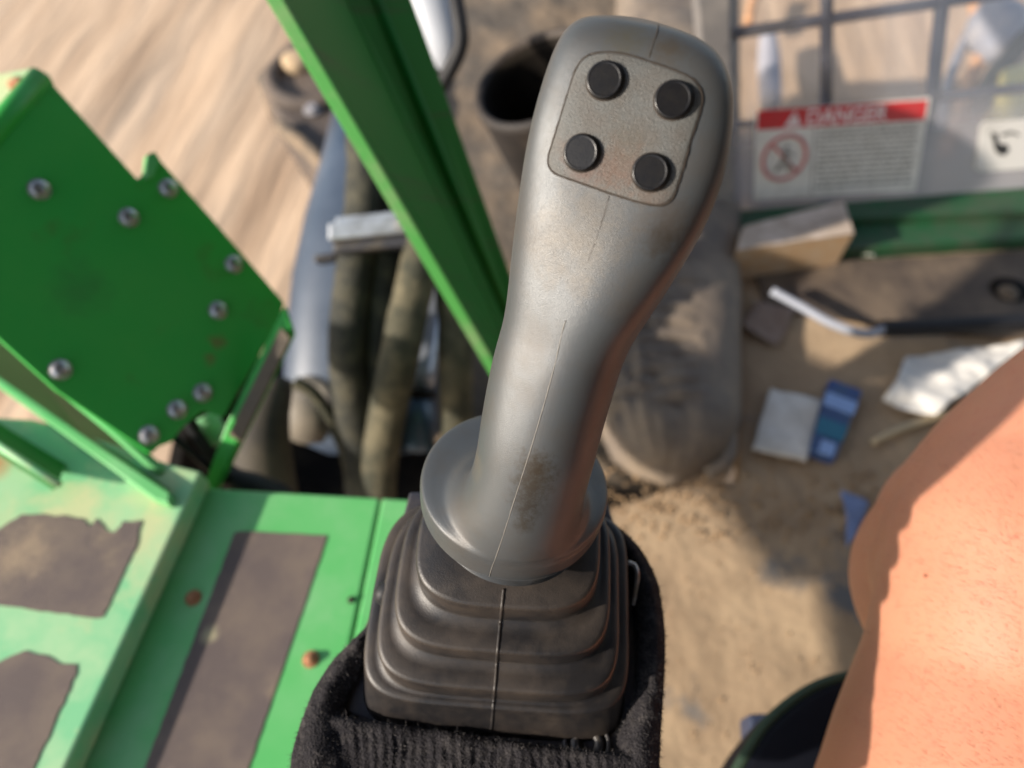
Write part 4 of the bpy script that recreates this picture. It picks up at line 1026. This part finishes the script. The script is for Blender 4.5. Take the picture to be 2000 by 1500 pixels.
o = tag(mk('seat_bracket', *prism([pz(x, y, .36) for x, y in [(1462, 1394), (1520, 1392), (1560, 1500), (1470, 1500)]], (0, 0, -.03)), mat('navy_bracket', (.03, .04, .075), .5), None, False), 'small navy bracket at the corner of the seat cushion', 'bracket'); bevel(o, .003)
o = tag(mk('white_wire', *tube([pd(1702, 1225, .62), pd(1690, 1270, .62), pd(1678, 1320, .62)], .0016, 8, 4), M['white']), 'thin white wire beside the seated leg above the seat', 'wire')

# ================================================================== PERSON (bare leg)
pr = thing('person', 'person seated at the right, only one bare bent leg in view', 'person', tuple(pd(1900, 1500, .5)))
def blob(chain, n=40):
    """capsule chain: centres in pixels, depth, radius in pixels"""
    P = [pd(x, y, d) for x, y, d, r in chain]; r_ = [r * d / FX for x, y, d, r in chain]
    t0 = (P[0] - P[1]).normalized(); t1 = (P[-1] - P[-2]).normalized()
    PP = [P[0] + t0 * r_[0] * .95, P[0] + t0 * r_[0] * .7] + P + [P[-1] + t1 * r_[-1] * .7, P[-1] + t1 * r_[-1] * .95]; rr = [r_[0] * .3, r_[0] * .71] + r_ + [r_[-1] * .71, r_[-1] * .3]
    return tube(PP, rr, n, 5)
g = G()
g.add(*blob([(1860, 2050, .36, 420), (1965, 1750, .37, 388), (1992, 1520, .385, 345), (2008, 1340, .395, 304), (2012, 1200, .40, 276), (2030, 1060, .41, 270)]))
g.add(*blob([(1953, 1102, .43, 238), (2012, 1042, .425, 252), (2090, 972, .42, 262), (2250, 850, .42, 266)]))
g.add(*blob([(1965, 1070, .44, 235), (1905, 1110, .46, 215), (1858, 1140, .48, 186), (1858, 1200, .50, 163), (1870, 1280, .54, 148), (1900, 1440, .62, 120), (1920, 1700, .70, 90)]))
body = g.mk('body', M['skin'], pr)
rm = body.modifiers.new('fuse', 'REMESH'); rm.mode = 'VOXEL'; rm.voxel_size = .0028; rm.use_smooth_shade = True
smm = body.modifiers.new('soft', 'SMOOTH'); smm.factor = .6; smm.iterations = 24
dg = bpy.context.evaluated_depsgraph_get()
me2 = bpy.data.meshes.new_from_object(body.evaluated_get(dg)); body.modifiers.clear(); body.data = me2
for p in me2.polygons: p.use_smooth = True
if not me2.materials: me2.materials.append(M['skin'])
SB = BVHTree.FromPolygons([v.co.copy() for v in me2.vertices], [tuple(p.vertices) for p in me2.polygons])
# fine hairs and a mole
v = []; f = []
for _ in range(3000):
    x = random.uniform(1680, 2000); y = random.uniform(860, 1500)
    if random.random() > .25 + .75 * (x - 1680) / 320: continue
    h, nn = hit(SB, x, y)
    if h is None or nn.dot((CAM - h).normalized()) < .25: continue
    d = (nn * .25 + CX * -.7 + CU * .35 + V((random.gauss(0, .15), random.gauss(0, .15), 0))).normalized(); L = random.uniform(.002, .005); wv_ = d.cross(nn).normalized() * .00006
    k = len(v); v += [h - wv_, h + wv_, h + d * L + nn * .0004]; f.append((k, k + 1, k + 2))
unseen_torso = mk('unseen_torso', *tube([V((.40, -.30, .44)), V((.40, -.31, .60)), V((.40, -.33, .80)), V((.40, -.34, .95)), V((.40, -.33, 1.04))], [.15, .16, .175, .185, .10], 32, 5), mat('shirt_cloth', (.03, .035, .05), .9, bump=.4, bscale=300), pr)  # torso out of view, added to block sky and darken reflections
o = mk('body_hair', v, f, mat('hair', (.13, .055, .035), .6), pr); o['kind'] = 'stuff'
h, nn = hit(SB, 1808, 1124)
add_spot(M['skin'], [(tuple(h), .0018, (.16, .05, .025), .95, 300)])

# ================================================================== UNSEEN CAB round the seat, added to block sky light (roof, right wall, rear wall)
cb = thing('unseen_cab_shell', 'unseen dark cab shell added around the seat to block sky light: roof overhead, right wall and rear wall', 'cab', (0.45, -0.6, 0.0))
M['cab'] = mat('cab_grey', (.05, .05, .05), .6, col2=(.09, .085, .08), nscale=6)
def plate3(name, pts, off):
    o = mk(name, *prism([V(p) for p in pts], V(off)), M['cab'], cb, False); bevel(o, .01); return o
plate3('roof', [(-.42, -.85, 1.62), (1.0, -.85, 1.62), (1.0, 1.0, 1.62), (-.42, 1.0, 1.62)], (0, 0, .04))
plate3('right_wall', [(.96, -.85, 0), (.96, 0.55, 0), (.96, 0.55, 1.6), (.96, -.85, 1.6)], (.04, 0, 0))
plate3('rear_wall', [(-.1, -.86, 0), (1.0, -.86, 0), (1.0, -.86, 1.6), (-.1, -.86, 1.6)], (0, -.04, 0))
